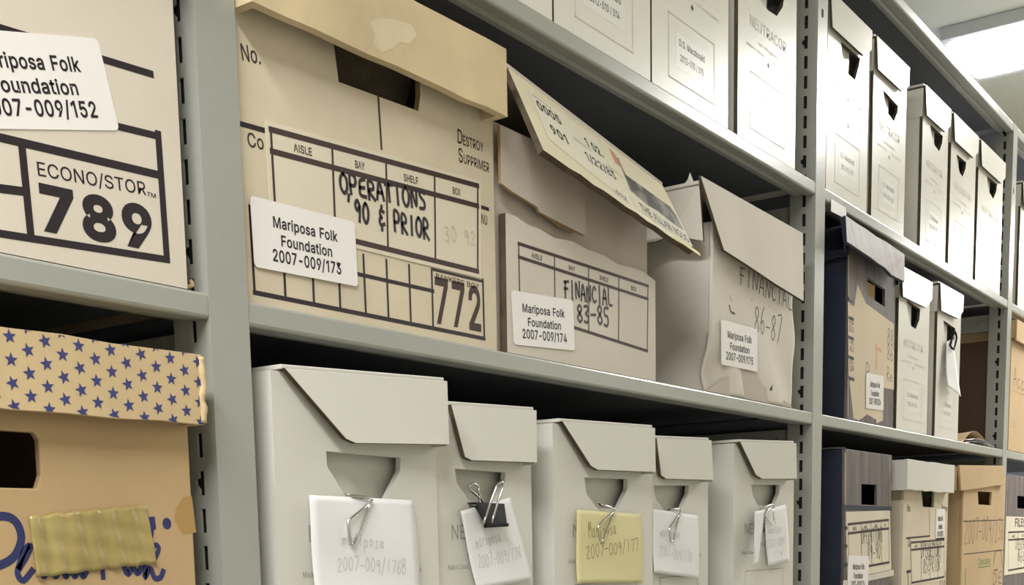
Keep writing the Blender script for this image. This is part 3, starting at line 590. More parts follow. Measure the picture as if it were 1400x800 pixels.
# --- middle bay: box 173 "operations '90 & prior"
bx = thing('storage_box', "large beige box marked OPERATIONS '90 & PRIOR with a yellowed lid", 'box', (7.3, 7.9, 0.02))
yf = .3
A = lambda u, v: at(u, v, .3)
hole = [A(463, 112), A(572, 152), (A(572,152)[0]+.12, A(572,152)[1]+.5), (A(572,152)[0]+.1, 8.2), (A(455,70)[0], 8.2)]
mb = MB(); carton(mb, 1.5, 13.2, yf, .04, 9.3, BEIGE, hole, t=.2, medge=TORN)
y = yf-.006
mb.text('No.', A(331, 82), A(357, 88), .40, y, BROWNINK, .012)
mb.line((1.55, A(327,169)[1]), (A(360,178)[0], A(360,178)[1]), .14, y, INK)
mb.text('Co', A(339, 200), A(361, 205), .36, y, BROWNINK, .012)
mb.line(A(517, 133), A(521.5, 203), .09, y, BROWNINK)
mb.text('D', A(625.5, 195), A(632, 198), .44, y, BROWNINK, .01); mb.text('ESTROY', A(633, 198), A(661, 208), .30, y, BROWNINK, .012)
mb.text('S', A(627, 221), A(633, 223), .44, y, BROWNINK, .01); mb.text('UPPRIMER', A(634, 223), A(669, 236), .30, y, BROWNINK, .012)
mb.line(A(658, 283), A(667, 286), .12, y, INK); mb.text('NU', A(658, 305), A(666, 308), .3, y, BROWNINK)
gx = [(348,399),(390,404.5),(429,412),(465,419),(500,426),(531,432.5),(561.5,439),(592,446)]
mb.line(A(348, 400), A(662, 463), .13, y, INK)
mb.line(A(348, 400), A(341, 282), .09, y-.001, INK)
tops = [None, (388,360),(427,362),(463,366),(496.5,349),(528,356),(559,363),(590,370)]
for a, b in zip(gx[1:], tops[1:]): mb.line(A(*a), A(*b), .09, y-.001, INK)
mb.line(A(348, 343), A(592, 398), .12, y, INK)
mb.line(A(590, 368), A(660, 385), .09, y, INK); mb.line(A(660, 383), A(662, 463), .1, y-.001, INK)
mb.text('BANKERS BOX', A(596, 381), A(655, 396), .17, y, BROWNINK, .01)
mb.text('772', A(596, 440), A(658, 452), 1.38, y, BROWNINK, .02)
mb.build('body', bx, bevel=.03)
mb = MB()   # the inner hand-hole flap, pushed back
mb.sheet([(A(452,60)[0]+.1, yf+.45, 8.3), (9.6, yf+.45, 8.3), (9.6, yf+.9, 7.3), (A(452,60)[0]+.1, yf+.9, 7.3)], .15, RAW); mb.build('hand_hole_flap', bx)
ly = -.6
lz0, lz1 = at(600, 115, ly)[1], at(690, 68, ly)[1]
mb = MB(); tray_lid(mb, 1.42, at(693, 110, ly)[0], ly, lz0-.12, lz1-.05, BEIGE_LID, depth=16.2, t=.3, wob=.035, zr=.1)
st = [at(*q, ly) for q in [(505,30),(520,24),(540,27),(562,33),(570,48),(560,60),(545,58),(538,66),(522,72),(510,60),(512,45)]]
mb.quad2(st[::-1], ly-.004, STAIN)
mb.build('lid', bx, bevel=.07)
mb = MB(); fy = yf-.03
TL, TR, BR, BL = [at(*q, fy) for q in [(370,177),(653,254),(653,371),(377,303)]]
def grow(c4, k):
    cx = sum(p[0] for p in c4)/4; cz = sum(p[1] for p in c4)/4
    return [(p[0]+math.copysign(k, p[0]-cx), p[1]+math.copysign(k, p[1]-cz)) for p in c4]
mb.plate(grow([TL, TR, BR, BL], .2), fy, .02, FORM)
form_print(mb, TL, TR, BR, BL, fy-.006, BROWNINK, cols=(.255, .505, .755), hd=.235, lw=.16, tw=.085)
Y2 = fy-.012
H = lambda u, v: at(u, v, Y2)
mb.hand('OPERATIONS', H(465, 263), H(584, 286), .53, .11, Y2, MARK)
mb.hand("'90 & PRIOR", H(473, 297), H(588, 327), .56, .11, Y2, MARK)
mb.hand('30 92', H(608, 330), H(652, 334), .45, .03, Y2, FAINT)
mb.build('location_form', bx, label='pasted AISLE BAY SHELF BOX form with marker writing')
c4 = [at(*q, yf-.06) for q in [(342,265),(487,308),(489,386),(345,369)]]
cx = sum(p[0] for p in c4)/4; cz = sum(p[1] for p in c4)/4
sticker(bx, (cx, cz), 4.15, 1.86, 1.5, yf-.05, [('Mariposa Folk', .62), ('Foundation', .49), ('2007-009/173', .66)])

# --- box 174 "financial '83-85"
bx = thing('storage_box', "soiled white box marked FINANCIAL '83-85 with a labelled lid hanging askew", 'box', (19, 7.8, 0.02))
yf = .2
A = lambda u, v: at(u, v, .2)
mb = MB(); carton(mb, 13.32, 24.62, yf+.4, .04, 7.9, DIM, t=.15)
mb.build('body', bx, bevel=.03)
mb = MB()
top = [A(896,384), A(880,372), A(862,365), A(846,362), A(826,349), A(803,341), A(783,330), A(757,325), A(738,313), A(722,308), A(706,296), A(691,291)]
mb.plate([(13.68, .04), (24.6, .04)] + [(min(p[0], 24.6), p[1]) for p in top], yf, .3, GREYW, medge=RAW)
TL, TR, BR, BL = [at(*q, yf-.006) for q in [(709,333),(886,391),(885,480),(711,424)]]
p = form_print(mb, TL, TR, BR, BL, yf-.006, BROWNINK, cols=(.245, .5, .745), hd=.2, lw=.12, tw=.07)
H = lambda u, v: at(u, v, yf-.012)
mb.hand('FINANCIAL', H(771, 405), H(838, 419), .62, .1, yf-.012, MARK)
mb.hand("'83-85", H(779, 437), H(834, 446), .66, .1, yf-.012, MARK)
mb.build('front_panel', bx, bevel=.02, label='front panel printed with AISLE BAY SHELF BOX grid')
# outer flap hanging down in the shade
mb = MB()
fl = [at(*q, .12) for q in [(676,247),(700,262),(735,283),(738,290),(770,307),(801,322)]]
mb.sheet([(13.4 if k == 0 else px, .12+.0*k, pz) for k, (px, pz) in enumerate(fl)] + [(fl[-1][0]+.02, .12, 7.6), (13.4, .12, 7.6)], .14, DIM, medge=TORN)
tr_ = [at(*q, .3) for q in [(735,289),(742,284),(770,303),(790,316),(782,319),(765,310)]]
mb.plate(tr_, .3, .05, TORN)
mb.build('front_flap', bx, bevel=.015, label='bent inner flap with a torn brown edge')
# the lid: tilted front flap with labels, sagging top panel behind it
BLp, BRp, TLp, TRp = at3(743, 205, -1.5), at3(948, 344, -1.35), at3(694, 92, .35), at3(906, 254, .35)
def bd(u, v): return (BLp.lerp(BRp, u)).lerp(TLp.lerp(TRp, u), v)
nb = (BRp-BLp).cross(TLp-BLp).normalized()
if nb.y > 0: nb = -nb
mb = MB()
low = [bd(i/14, (0 if i in (0, 14) else random.uniform(-.02, .03))) for i in range(15)]
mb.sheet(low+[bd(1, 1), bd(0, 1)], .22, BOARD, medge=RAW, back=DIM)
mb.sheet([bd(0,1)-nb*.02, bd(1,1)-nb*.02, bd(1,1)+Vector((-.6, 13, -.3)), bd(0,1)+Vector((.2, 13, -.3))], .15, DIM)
lidp = mb.build('lid', bx, label='yellowed lid flap tilted forward')
def on_board(mbx, fn, off):
    """prints made flat at y = 0 (x along, z up, inches) laid onto the tilted flap"""
    W_ = (BRp-BLp).length; ux = (BRp-BLp).normalized(); uz = nb.cross(ux); uz = uz if uz.z > 0 else -uz
    tmp = MB(); fn(tmp)
    sh = (TLp-BLp).dot(ux)/(TLp-BLp).dot(uz)
    mbx_v = [BLp+ux*(q[0]+q[2]*sh)+uz*q[2]+nb*(off-q[1]) for q in tmp.v]
    for fidx, f in enumerate(tmp.f): mbx.add([mbx_v[i] for i in f], [tuple(range(len(f)))], tmp.mats[tmp.m[fidx]])
W_ = (BRp-BLp).length; HB = (TLp-BLp).dot((nb.cross((BRp-BLp).normalized())).normalized()); HB = abs(HB)
mb = MB()
def lab1(t):
    t.quad2([(.9, .9), (6.2, .28), (6.3, HB-.35), (.9, HB-.5)], 0, GLABEL)
    t.text('0005', (1.2, HB*.66), (2.75, HB*.66), .42, -.004, INK, .03); t.text('901', (1.5, HB*.40), (2.6, HB*.40), .42, -.004, INK, .03)
    t.text('1 02.', (4.4, HB*.62), (5.7, HB*.62), .42, -.004, INK, .03); t.text('1/22/83', (3.8, HB*.36), (6.0, HB*.36), .42, -.004, INK, .02)
    for k, z in enumerate((.82, .57, .5)): t.text('address line no', (1.1+k*2.2, HB*z-.02), (2.4+k*2.2, HB*z-.02), .12, -.004, GREYINK)
    t.text('012', (5.3, .42), (6.1, .38), .2, -.004, INK)
on_board(mb, lab1, .012); mb.build('shipping_label', lidp, label='pale glossy shipping label')
mb = MB()
def lab2(t):
    t.quad2([(6.75, .3), (11.7, .3), (11.5, HB-.25), (6.6, HB-.3)], 0, GLABEL)
    t.quad2([(7.0, 1.3), (8.3, 1.1), (9.2, 1.2), (10.6, 1.05), (11.5, 1.1), (11.4, 1.9), (10.9, 2.5), (10.2, 2.4), (9.6, HB-.75), (8.6, HB-.55), (7.6, HB-.45), (7.2, HB-.7), (7.1, 2.2)], -.003, PHOTOG)
    t.quad2([(6.7, HB-1.2), (7.3, HB-1.3), (7.1, HB-.5), (6.7, HB-.4)], -.004, REDM)
    t.text('THE ALLAN NOUS', (7.3, .42), (11.5, .42), .42, -.004, INK, .02)
    t.quad2([(9.8, .0), (12.2, .0), (12.2, .2), (9.8, .2)], -.002, YEL)
on_board(mb, lab2, .012); mb.build('photo_label', lidp, label='glossy label with a grey photograph and title')
c4 = [at(*q, yf-.04) for q in [(700,400),(783,410),(785,478),(704,470)]]
cx = sum(q[0] for q in c4)/4; cz = sum(q[1] for q in c4)/4
sticker(bx, (cx, cz), 4.05, 1.86, 3.4, yf-.02, [('Mariposa Folk', .69), ('Foundation', .54), ('2007-009/174', .73)])

# --- box 175 "86-87"
bx = thing('storage_box', 'crumpled white box with 86-87 written on its front, next to the right upright', 'box', (35, 7.8, 0.02))
yf = .2
A = lambda u, v: at(u, v, .2)
X0, X1 = 29.9, A(1084, 500)[0]
def dent(x, z):
    d = 0.0
    d += .35*math.exp(-((x-X0-.6)**2/1.2+(z-.9)**2/.8)) + .12*math.sin(x*1.3+z*.8)*math.exp(-((z-1)/2.0)**2)
    d += .05*math.sin(x*.9)*math.sin(z*.7)
    return d
mb = MB()
def fr(u, v):
    x = X0+(X1-X0)*u; z = .04+7.6*v
    return (x+(.12*math.sin(z*2.1)*u**6), yf+dent(x, z), z)
mb.grid(fr, 48, 40, OLDW, t=.16)
def ls(u, v):
    z = .04+7.6*v; yy = yf+.1+14.8*u
    return (X0-.02+.3*math.exp(-((yy-1.2)/1.5)**2-((z-1.5)/.9)**2)+.04*math.sin(yy*2+z), yy+dent(X0, z)*(1-u), z)
sd = MB()
def ls2(u, v): q = ls(1-u, v); return q
mb.grid(ls2, 48, 40, OLDW)
mb.box(X1-.15, X1, yf+.3, yf+15, .04, 7.6, OLDW); mb.box(X0, X1, yf+14.85, yf+15, .04, 7.6, OLDW); mb.box(X0+.2, X1-.2, yf+.8, yf+14.8, .04, .15, OLDW)
H = lambda u, v: at(u, v, yf-.06)
def onf(mbx, fn):
    t = MB(); fn(t)
    for k, f in enumerate(t.f):
        mbx.add([(t.v[i][0], yf+dent(t.v[i][0], t.v[i][2])-.012, t.v[i][2]) for i in f], [tuple(range(len(f)))], t.mats[t.m[k]])
def wr(t):
    t.hand('FINANCIAL', A(1011, 386), A(1084, 426), .85, .065, 0, FIN)
    t.hand('86-87', A(1030, 453), A(1069, 470), 1.25, .06, 0, FIN)
    t.hand("'", A(1026, 420), A(1030, 421), .4, .04, 0, GREYINK); t.hand("'", A(1050, 426), A(1053, 427), .3, .04, 0, GREYINK)
    t.stroke([A(997, 418), A(999, 426), A(1004, 429)], .1, 0, INK); t.stroke([A(998, 405), A(1000, 412)], .06, 0, GREYINK)
    t.quad2([A(1050, 533), A(1054, 526), A(1053, 535)], 0, INK)
onf(mb, wr)
mb.build('body', bx, smooth=True)
# torn corner flap of card at the bottom
mb = MB()
q = [at(*k, yf-.05) for k in [(921,536),(968,534),(1012,504),(1034,507),(1042,525),(1052,534),(1081,553)]]
mb.plate([(q[0][0]+1.4, .05)]+[q[1], q[2], q[3], q[4], q[5], (q[6][0], q[6][1])]+[(X1-.1, .05)], yf-.03, .05, DIM)
mb.build('torn_flap', bx, label='greyish torn layer at the bottom corner')
ly = -.25
Lq = [at3(958, 240, ly), at3(1098, 319, ly), at3(1099, 412, ly-.2), at3(1060, 388, ly-.2), at3(1020, 361, ly-.2), at3(990, 342, ly-.2)]
mb = MB()
mb.sheet([Lq[0], Lq[1], Lq[2], Lq[3], Lq[4], Lq[5]], .16, OLDW, medge=RAW)
lx = Lq[0].x+.25; zt = Lq[0].z; rx = Lq[1].x-.1
mb.sheet([(lx+.1, ly+.25, zt-.25), (lx+.1, 15.4, zt-.25), (lx+.1, 15.4, 6.9), (lx+.1, 2.2, 6.75), (lx+.25, 1.5, 6.95), (lx+.6, ly+.3, 6.55)], .15, OLDW, medge=RAW)
mb.sheet([(lx, ly+.2, zt-.1), (rx, ly+.2, Lq[1].z-.1), (rx, 15.4, Lq[1].z-.1), (lx, 15.4, zt-.1)], .15, OLDW)
mb.box(rx-.15, rx, ly+.3, 15.4, 6.6, Lq[1].z-.15, OLDW)
mb.sheet([(lx+.05, .9, zt-.3), (lx+.2, ly+.5, zt-.25), (lx+.1, ly+.7, zt+.35), (lx+.0, .5, zt+.05)], .06, OLDW)
mb.build('lid', bx, bevel=.025)
c4 = [at(*q_, yf-.06) for q_ in [(984,435),(1035,452),(1036,510),(983,497)]]
cx = sum(k[0] for k in c4)/4; cz = sum(k[1] for k in c4)/4
sticker(bx, (cx, cz), 4.1, 2.05, .8, yf-.09, [('Mariposa Folk', .66), ('Foundation', .53), ('2007-009/175', .74)])

# ------------------------------------------------------------------ white record boxes
def record_box(label, x0, x1, yf, z0, z1, group, lid=None, hole=None, raw=True, m=WHITE, prints=None, diag='R', inner=.4, depth=14.6, part_inner=1.0, lidside=True):
    """a narrow records carton: body, folded lid, inner flap behind the hand hole.  lid: list of photo pixels of the lid flap (outline) with y offsets"""
    b = thing('record_box', label, 'box', ((x0+x1)/2, yf+depth/2, z0), group)
    mb = MB()
    t = .2
    mb.rect(x0, x1, z0+.04, z1, yf, t, m, [hole] if hole else (), RAW if raw else None)
    mb.box(x0+(.05 if raw else 0), x0+.2, yf+t+.002, yf+depth-t, z0+.04, z1, m); mb.box(x1-.2, x1, yf+t+.002, yf+depth-t, z0+.04, z1, m)
    mb.box(x0, x1, yf+depth-t, yf+depth, z0+.04, z1, m); mb.box(x0+.2, x1-.2, yf+t, yf+depth-t, z0+.04, z0+.2, m)
    if prints: prints(mb, yf-.006)
    mb.build('body', b, bevel=.06 if not raw else .025)
    if hole:
        hx0, hx1 = min(q[0] for q in hole), max(q[0] for q in hole); hz0, hz1 = min(q[1] for q in hole), max(q[1] for q in hole)
        mb = MB(); mb.box(hx0-.5, hx0+(hx1-hx0)*part_inner+(.5 if part_inner >= 1 else 0), yf+inner, yf+inner+.12, hz0-.6, hz1+.5, m); mb.build('inner_flap', b)
    if lid:
        mb = MB(); mb.sheet(lid['flap'], .13 if raw else .2, m, medge=RAW)
        TLc, TRc = Vector(lid['tl']), Vector(lid['tr'])
        mb.sheet([TLc+Vector((.0, .14, -.01)), TRc+Vector((0, .14, -.01)), Vector((TRc.x, yf+depth+.2, TRc.z-.05)), Vector((TLc.x, yf+depth+.2, TLc.z-.05))], .13, m)
        bl = lid['bl']
        if lidside: mb.sheet([TLc+Vector((.02, .16, -.14)), Vector((TLc.x+.02, yf+depth, TLc.z-.18)), Vector((TLc.x+.02, yf+depth, bl-.0)), Vector((TLc.x+.02, max(yf-.02, TLc.y+.2), bl))], .12, m, side=-1)
        br = lid['br']
        mb.sheet([TRc+Vector((-.02, .14, -.14)), Vector((TRc.x-.02, yf+depth, TRc.z-.18)), Vector((TRc.x-.02, yf+depth, br)), Vector((TRc.x-.02, TRc.y+.14, br))], .12, m, side=1)
        if not lidside:
            rr = 0.3; z1_ = TRc.z-.05; z2_ = lid['flap'][2].z+.0
            mb.sheet([TRc+Vector((.02, .05, -.03)), Vector((TRc.x+rr, TRc.y+1.3, z1_)), Vector((TRc.x+rr, TRc.y+1.3, z2_-.05)), lid['flap'][2]+Vector((.02, .05, -.06))], .1, m)
        mb.build('lid', b, bevel=.03)
    return b

# --- bottom row of the middle bay (lids cut away on the left)
def hole_px(pts, yf): return [at(u, v, yf) for u, v in pts]
def neutracor(x0, x1, za, faint):
    def f(mb, y):
        c = (x0+x1)/2; k = (x1-x0)/7.0
        mb.text('NEUTRACOR', (c-2.3*k, za), (c+2.3*k, za), .5, y, faint, 0)
        mb.text('new archival storage box', (c-1.3*k, za-.62), (c+1.3*k, za-.62), .18, y, faint, 0)
        mb.text('Made in Canada', (c-2.6*k, za-1.02), (c-1.2*k, za-1.02), .18, y, faint, 0); mb.text('Fabrique au Canada', (c+.9*k, za-1.02), (c+2.6*k, za-1.02), .18, y, faint, 0)
        for a, b in (((c-2.2*k, za-1.85), (c+2.2*k, za-1.85)), ((c-2.2*k, za-4.8), (c+2.2*k, za-4.8)), ((c-2.2*k, za-1.85), (c-2.2*k, za-4.8)), ((c+2.2*k, za-1.85), (c+2.2*k, za-4.8))):
            mb.line(a, b, .035, y, faint)
    return f
yb0 = 0.0
specs = [
 # label, x0 px, x1 px, y front, hole pixels, lid flap pixels (TL, TR, BR, BL, mid-diagonal), y at left, y at right
 ('white record box leftmost on the lower shelf, white note on a wire clip', (378,700), (598,700), 0.0,
  [(446,617),(548,626),(547,644),(527,684),(474,681),(447,637)], [(389,503),(612,521),(615,608),(486,606),(473,600)], -.3, -.75),
 ('white record box second from left on the lower shelf, note on a black binder clip', (590,700), (727,700), .25,
  [(622,641),(691,646),(690,660),(674,693),(646,691),(624,660)], [(617,553),(734,561),(735,633),(646,630),(636,625)], -.02, -.4),
 ('white record box in the middle of the lower shelf, yellow note on a wire clip', (757,700), (892,700), 0.0,
  [(799,653),(858,655),(858,668),(845,696),(817,695),(802,676)], [(769,576),(896,585),(897,646),(818,643),(808,637)], -.3, -.7),
 ('white record box second from right on the lower shelf, behind the yellow-noted box', (889,700), (968,700), .25,
  [(894,664),(942,664),(941,675),(931,698),(908,698),(896,682)], [(898,599),(973,602),(976,657),(911,655),(904,650)], -.02, -.4),
 ('white record box at the right end of the lower shelf beside the upright, folded note', (1003,700), (1085,700), .1,
  [(1027,663),(1066,663),(1065,675),(1058,692),(1036,691),(1029,677)], [(1012,604),(1089,606),(1090,655),(1042,655),(1034,650)], -.2, -.5)]
RB = []
for k, (lab, a, b, yf, hp, lp, yl, yr) in enumerate(specs):
    x0, x1 = at(*a, yf)[0], at(*b, yf)[0]
    if k == 1: x0 = RB[0]+.05
    if k == 3: x0 = RB[2]+.05
    RB.append(x1)
    n = len(lp); us = [p[0] for p in lp]; u0, u1 = min(us), max(us)
    flap = [at3(u, v, yl+(yr-yl)*(u-u0)/(u1-u0)) for u, v in lp]
    # the rounded foot of the diagonal
    fl = [flap[0], flap[1], flap[2], flap[3], flap[4]]
    lid = dict(flap=fl, tl=flap[0], tr=flap[1], bl=flap[0].z-.4, br=flap[2].z+.1)
    za = SB+5.5
    record_box(lab, x0, x1, yf, SB, flap[0].z-.05, 'white record boxes on the lower shelf', lid, hole_px(hp, yf), raw=False,
               prints=neutracor(x0, x1, za, GREYINK), inner=.55, lidside=False)

# --- upper white boxes standing on the second shelf
def names_print(x0, x1, n, zb, faint=PALEINK, dark=GREYINK):
    def f(mb, y):
        c = (x0+x1)/2; k = (x1-x0)/7.2; w2 = 2.15*k; z0, z1 = zb+.75, zb+3.3
        for a, b in (((c-w2, z0), (c+w2, z0)), ((c-w2, z1), (c+w2, z1)), ((c-w2, z0), (c-w2, z1)), ((c+w2, z0), (c+w2, z1))): mb.line(a, b, .05, y, faint)
        mb.quad2([(c-1.5*k, zb+1.35), (c+1.5*k, zb+1.35), (c+1.5*k, zb+2.75), (c-1.5*k, zb+2.75)], y+.001, GSTICK)
        mb.text('D.S. Macdonald', (c-1.2*k, zb+2.25), (c+1.2*k, zb+2.25), .27, y-.002, dark, .01)
        mb.text(n, (c-1.1*k, zb+1.66), (c+1.1*k, zb+1.66), .27, y-.002, dark, .01)
        mb.text('NEUTRACOR', (c-2.25*k, zb+5.35), (c+2.25*k, zb+5.35), .5, y, faint, 0)
        mb.text('new storage box', (c-1.2*k, zb+4.75), (c+1.2*k, zb+4.75), .17, y, faint, 0)
        mb.text('Made in Canada', (c-2.6*k, zb+4.38), (c-.5*k, zb+4.38), .14, y, faint, 0); mb.text('Fabrique au Canada', (c+.4*k, zb+4.38), (c+2.6*k, zb+4.38), .14, y, faint, 0)
        mb.quad2([(c, zb+4.0), (c+.14, zb+4.15), (c, zb+4.3), (c-.14, zb+4.15)], y, dark)
    return f
def std_hole(x0, x1, zt):
    c = (x0+x1)/2; k = (x1-x0)/7.0
    return [(c-1.55*k, zt), (c+1.55*k, zt), (c+1.55*k, zt-.6), (c+.8*k, zt-1.75), (c-.8*k, zt-1.75), (c-1.55*k, zt-.6)]
def std_lid(x0, x1, yf, zt, drop=1.9, cut=1.7, flare=.12):
    f = [Vector((x0-.05, yf-.16, zt)), Vector((x1+.05, yf-.16, zt)), Vector((x1-cut*.12, yf-.16-flare*.5, zt-drop*.6)), Vector((x1-cut, yf-.16-flare, zt-drop)), Vector((x0-.05, yf-.16-flare, zt-drop))]
    return dict(flap=f, tl=f[0], tr=f[1], bl=zt-drop, br=zt-drop*.6)
grp = 'white record boxes on the second shelf'
U0 = [(at(600,0,.2)[0], 16.88, 'plain white record box on the second shelf, cut off by the top of the photo', '2012-010 / 013'),
      (17.0, 24.22, 'white record box labelled 2012-010 / 014 on the second shelf', '2012-010 / 014'),
      (24.36, 31.6, 'white record box with a framed paper label, second left of the middle upright', '2012-010 / 015'),
      (32.65, 39.6, 'white record box with glaring lamp reflection, directly left of the middle upright', '2012-010 / 016')]
U0[0] = (9.7, 16.88, U0[0][2], U0[0][3])
for x0, x1, lab, n in U0:
    record_box(lab, x0, x1, .2, S2, 21.7, grp, std_lid(x0, x1, .2, 22.1), std_hole(x0, x1, 20.25) if x0 < 30 else [at(*q, .2) for q in [(1038,-14),(1072,-2),(1070,10),(1062,22),(1050,14),(1040,2)]],
               m=GLOSSW, prints=names_print(x0, x1, n, S2, PALEINK, GREYINK if x0 > 30 else INK), part_inner=.6)  # rightmost box: glare's wash-out put into its greyed ink
R0 = [((1128,258), (1188,100), 'white record box directly right of the middle upright on the second shelf', '2012-010 / 017', [(1150,57),(1176,80),(1174,92),(1169,110),(1158,100),(1151,72)]),
      ((1192,290), (1238,200), 'white record box second right of the middle upright on the second shelf', '2012-010 / 018', [(1207,122),(1228,145),(1227,154),(1222,166),(1214,155),(1209,136)]),
      ((1262,150), (1296,200), 'white record box with its grey side exposed, middle of the right bay', '2012-010 / 019', [(1272,170),(1289,186),(1288,196),(1284,207),(1278,199),(1273,182)]),
      ((1300,190), (1332,300), 'white record box squeezed second from right in the right bay, second shelf', '2012-010 / 020', [(1308,211),(1321,222),(1320,231),(1316,242),(1312,236),(1309,222)]),
      ((1338,225), (1371,300), 'white record box next to the far upright on the second shelf', '2012-010 / 021', [(1350,241),(1363,252),(1362,262),(1358,272),(1353,264),(1350,251)])]
for i, (a, b, lab, n, hp) in enumerate(R0):
    x0, x1 = at(*a, .2)[0], at(*b, .2)[0]
    x1 = min(x1, {0: 51.05, 1: 57.75, 2: 67.1, 3: 73.9, 4: 82.0}[i]); 
    if i == 0: x0 = 43.95
    if i == 1: x0 = 51.3
    if i == 3: x0 = max(x0, 67.45)
    hz = [at(*q, .2) for q in hp]
    record_box(lab, x0, x1, .2, S2, 21.7, grp, std_lid(x0, x1, .2, 22.2 if i < 2 else 22.15), hz, m=GLOSSW, prints=names_print(x0, x1, n, S2), part_inner=.72, inner=.34)
x0 = at(1395, 300, .2)[0]
record_box('white record box beyond the far upright at the right edge of the photo', x0, x0+7, .2, S2, 21.7, grp, std_lid(x0, x0+7, .2, 22.1), std_hole(x0, x0+7, 20.2), m=GLOSSW, prints=names_print(x0, x0+7, '2012-010 / 022', S2), part_inner=.6)

# --- middle shelf of the right bay: two white record boxes
for i, (a, b, lab, n, hp) in enumerate([
    ((1227,500), (1269,500), 'white record box beside the dark woodgrain box on the third shelf', '2012-010 / 024', [(1240,410),(1258,423),(1257,437),(1252,450),(1246,446),(1241,428)]),
    ((1280,500), (1312,500), 'white record box with a clipped note at its handle on the third shelf', '2012-010 / 025', [(1290,438),(1306,449),(1305,462),(1301,474),(1296,470),(1291,456)])]):
    x0, x1 = at(*a, .2)[0], at(*b, .2)[0]
    hz = [at(*q, .2) for q in hp]
    record_box(lab, x0, x1, .2, S1, 10.0 if i == 0 else 10.2, 'white record boxes on the third shelf', std_lid(x0, x1, .2, 10.15 if i == 0 else 10.45, drop=1.9), hz, m=GLOSSW,
               prints=names_print(x0, x1, n, S1, PALEINK, GREYINK), part_inner=.72, inner=.34)

# ------------------------------------------------------------------ clipped notes on the lower shelf
def note_sheet(px, yf, curl=0.0, ang=0):
    q = [at(u, v, yf) for u, v in px]      # TL, TR, BR, BL
    def f(u, v):
        a = Vector(q[0]).lerp(Vector(q[1]), u); b = Vector(q[3]).lerp(Vector(q[2]), u); p = b.lerp(a, v)
        return (p.x, yf-.03-curl*((1-v)**1.5)*(.6+.4*u)+.03*math.sin(v*5+u*2), p.y)
    return f, q
def put_on(mb, f, q, fn):
    """bend flat strokes (x, z) onto the note surface"""
    t = MB(); fn(t)
    def uv(x, z):
        u = v = .5
        for _ in range(12):
            a = Vector(q[0]).lerp(Vector(q[1]), u); b = Vector(q[3]).lerp(Vector(q[2]), u); p = b.lerp(a, v)
            du = (Vector(q[1])-Vector(q[0])).lerp(Vector(q[2])-Vector(q[3]), 1-v); dv = a-b
            e = Vector((x, z))-p; det = du.x*dv.y-du.y*dv.x
            u += (e.x*dv.y-e.y*dv.x)/det; v += (du.x*e.y-du.y*e.x)/det
        return u, v
    for k, fc in enumerate(t.f):
        vs = []
        for i in fc:
            u, v = uv(t.v[i][0], t.v[i][2]); p = f(u, v); vs.append((t.v[i][0], p[1]-.008, t.v[i][2]))
        mb.add(vs, [tuple(range(len(fc)))], t.mats[t.m[k]])
def note(label, px, yf, m, lines, curl, group='notes clipped to the record boxes', ink=PENCIL, name='paper_note'):
    f, q = note_sheet(px, yf, curl); mb = MB(); mb.grid(f, 14, 16, m, t=.012)
    def w_(t):
        for s, a, b, h in lines: t.hand(s, at(*a, yf-.1), at(*b, yf-.1), h, .03, 0, ink, jit=.1)
    put_on(mb, f, q, w_)
    o = mb.build(name, None, ((q[0][0]+q[1][0])/2, yf, q[3][1]), smooth=True)
    return tag(o, label, 'note', group)
note('white note paper on the leftmost record box, pencilled 176B', [(421,677),(565,684),(571,812),(428,808)], -.12, NOTE,
     [('mariposa', (468,746), (526,750), .42), ('2007-009/176B', (462,780), (556,784), .4)], .12)
note('tilted white note paper hanging from the black binder clip', [(628,699),(698,680),(722,793),(648,806)], .1, NOTE,
     [('mariposa', (652,752), (685,740), .5), ('2007-009/176', (655,778), (712,762), .42)], .2)
note('yellow note paper on the middle record box of the lower shelf', [(787,697),(877,703),(876,797),(787,798)], -.12, YNOTE,
     [('Mariposa', (806,738), (844,728), .6), ('2007-009/177', (803,765), (874,752), .5)], .1, ink=mat('pencil_on_yellow', (.25,.22,.12), .7, .2))
note('white note paper on the record box second from right', [(891,696),(954,705),(952,791),(892,783)], .1, NOTE,
     [('mariposa', (903,734), (930,736), .4), ('2007-009/178', (902,760), (946,768), .45)], .12)
f_, q_ = note_sheet([(1044,697),(1074,690),(1076,768),(1048,775)], -.02, .15)
nt_ = thing('paper_note', 'folded white note paper with spiral-torn edge on the rightmost lower record box', 'note', (35.5, -.1, -8), 'notes clipped to the record boxes')
mb = MB(); mb.grid(f_, 10, 12, NOTE, t=.012)
put_on(mb, f_, q_, lambda t: (t.hand('maripo', at(1051,730,-.1), at(1068,727,-.1), .4, .03, 0, PENCIL), t.hand('2007-009', at(1049,750,-.1), at(1072,745,-.1), .4, .03, 0, PENCIL), t.hand('179', at(1056,764,-.1), at(1070,762,-.1), .35, .03, 0, PENCIL)))
mb.build('sheet', nt_, smooth=True)
mb = MB()
e0 = [at3(1032, 698, -.45), at3(1047, 697, -.12), at3(1046, 735, -.3), at3(1035, 772, -.3), at3(1031, 773, -.5)]
def fold(u, v):
    a = at3(1032, 699, -.42).lerp(at3(1046, 696, -.1), u); b = at3(1031, 773, -.5).lerp(at3(1036+8*0, 771, -.32), u); p_ = b.lerp(a, v)
    return (p_.x, p_.y-.1*math.sin(u*3.14), p_.z)
mb.grid(fold, 6, 14, NOTE, t=.012)
for k in range(9):
    p_ = at3(1031.5, 745+3.2*k, -.5); mb.box(p_.x-.12, p_.x+.02, p_.y-.01, p_.y+.01, p_.z-.03, p_.z+.03, NOTE)
mb.build('folded_edge', nt_, smooth=True)
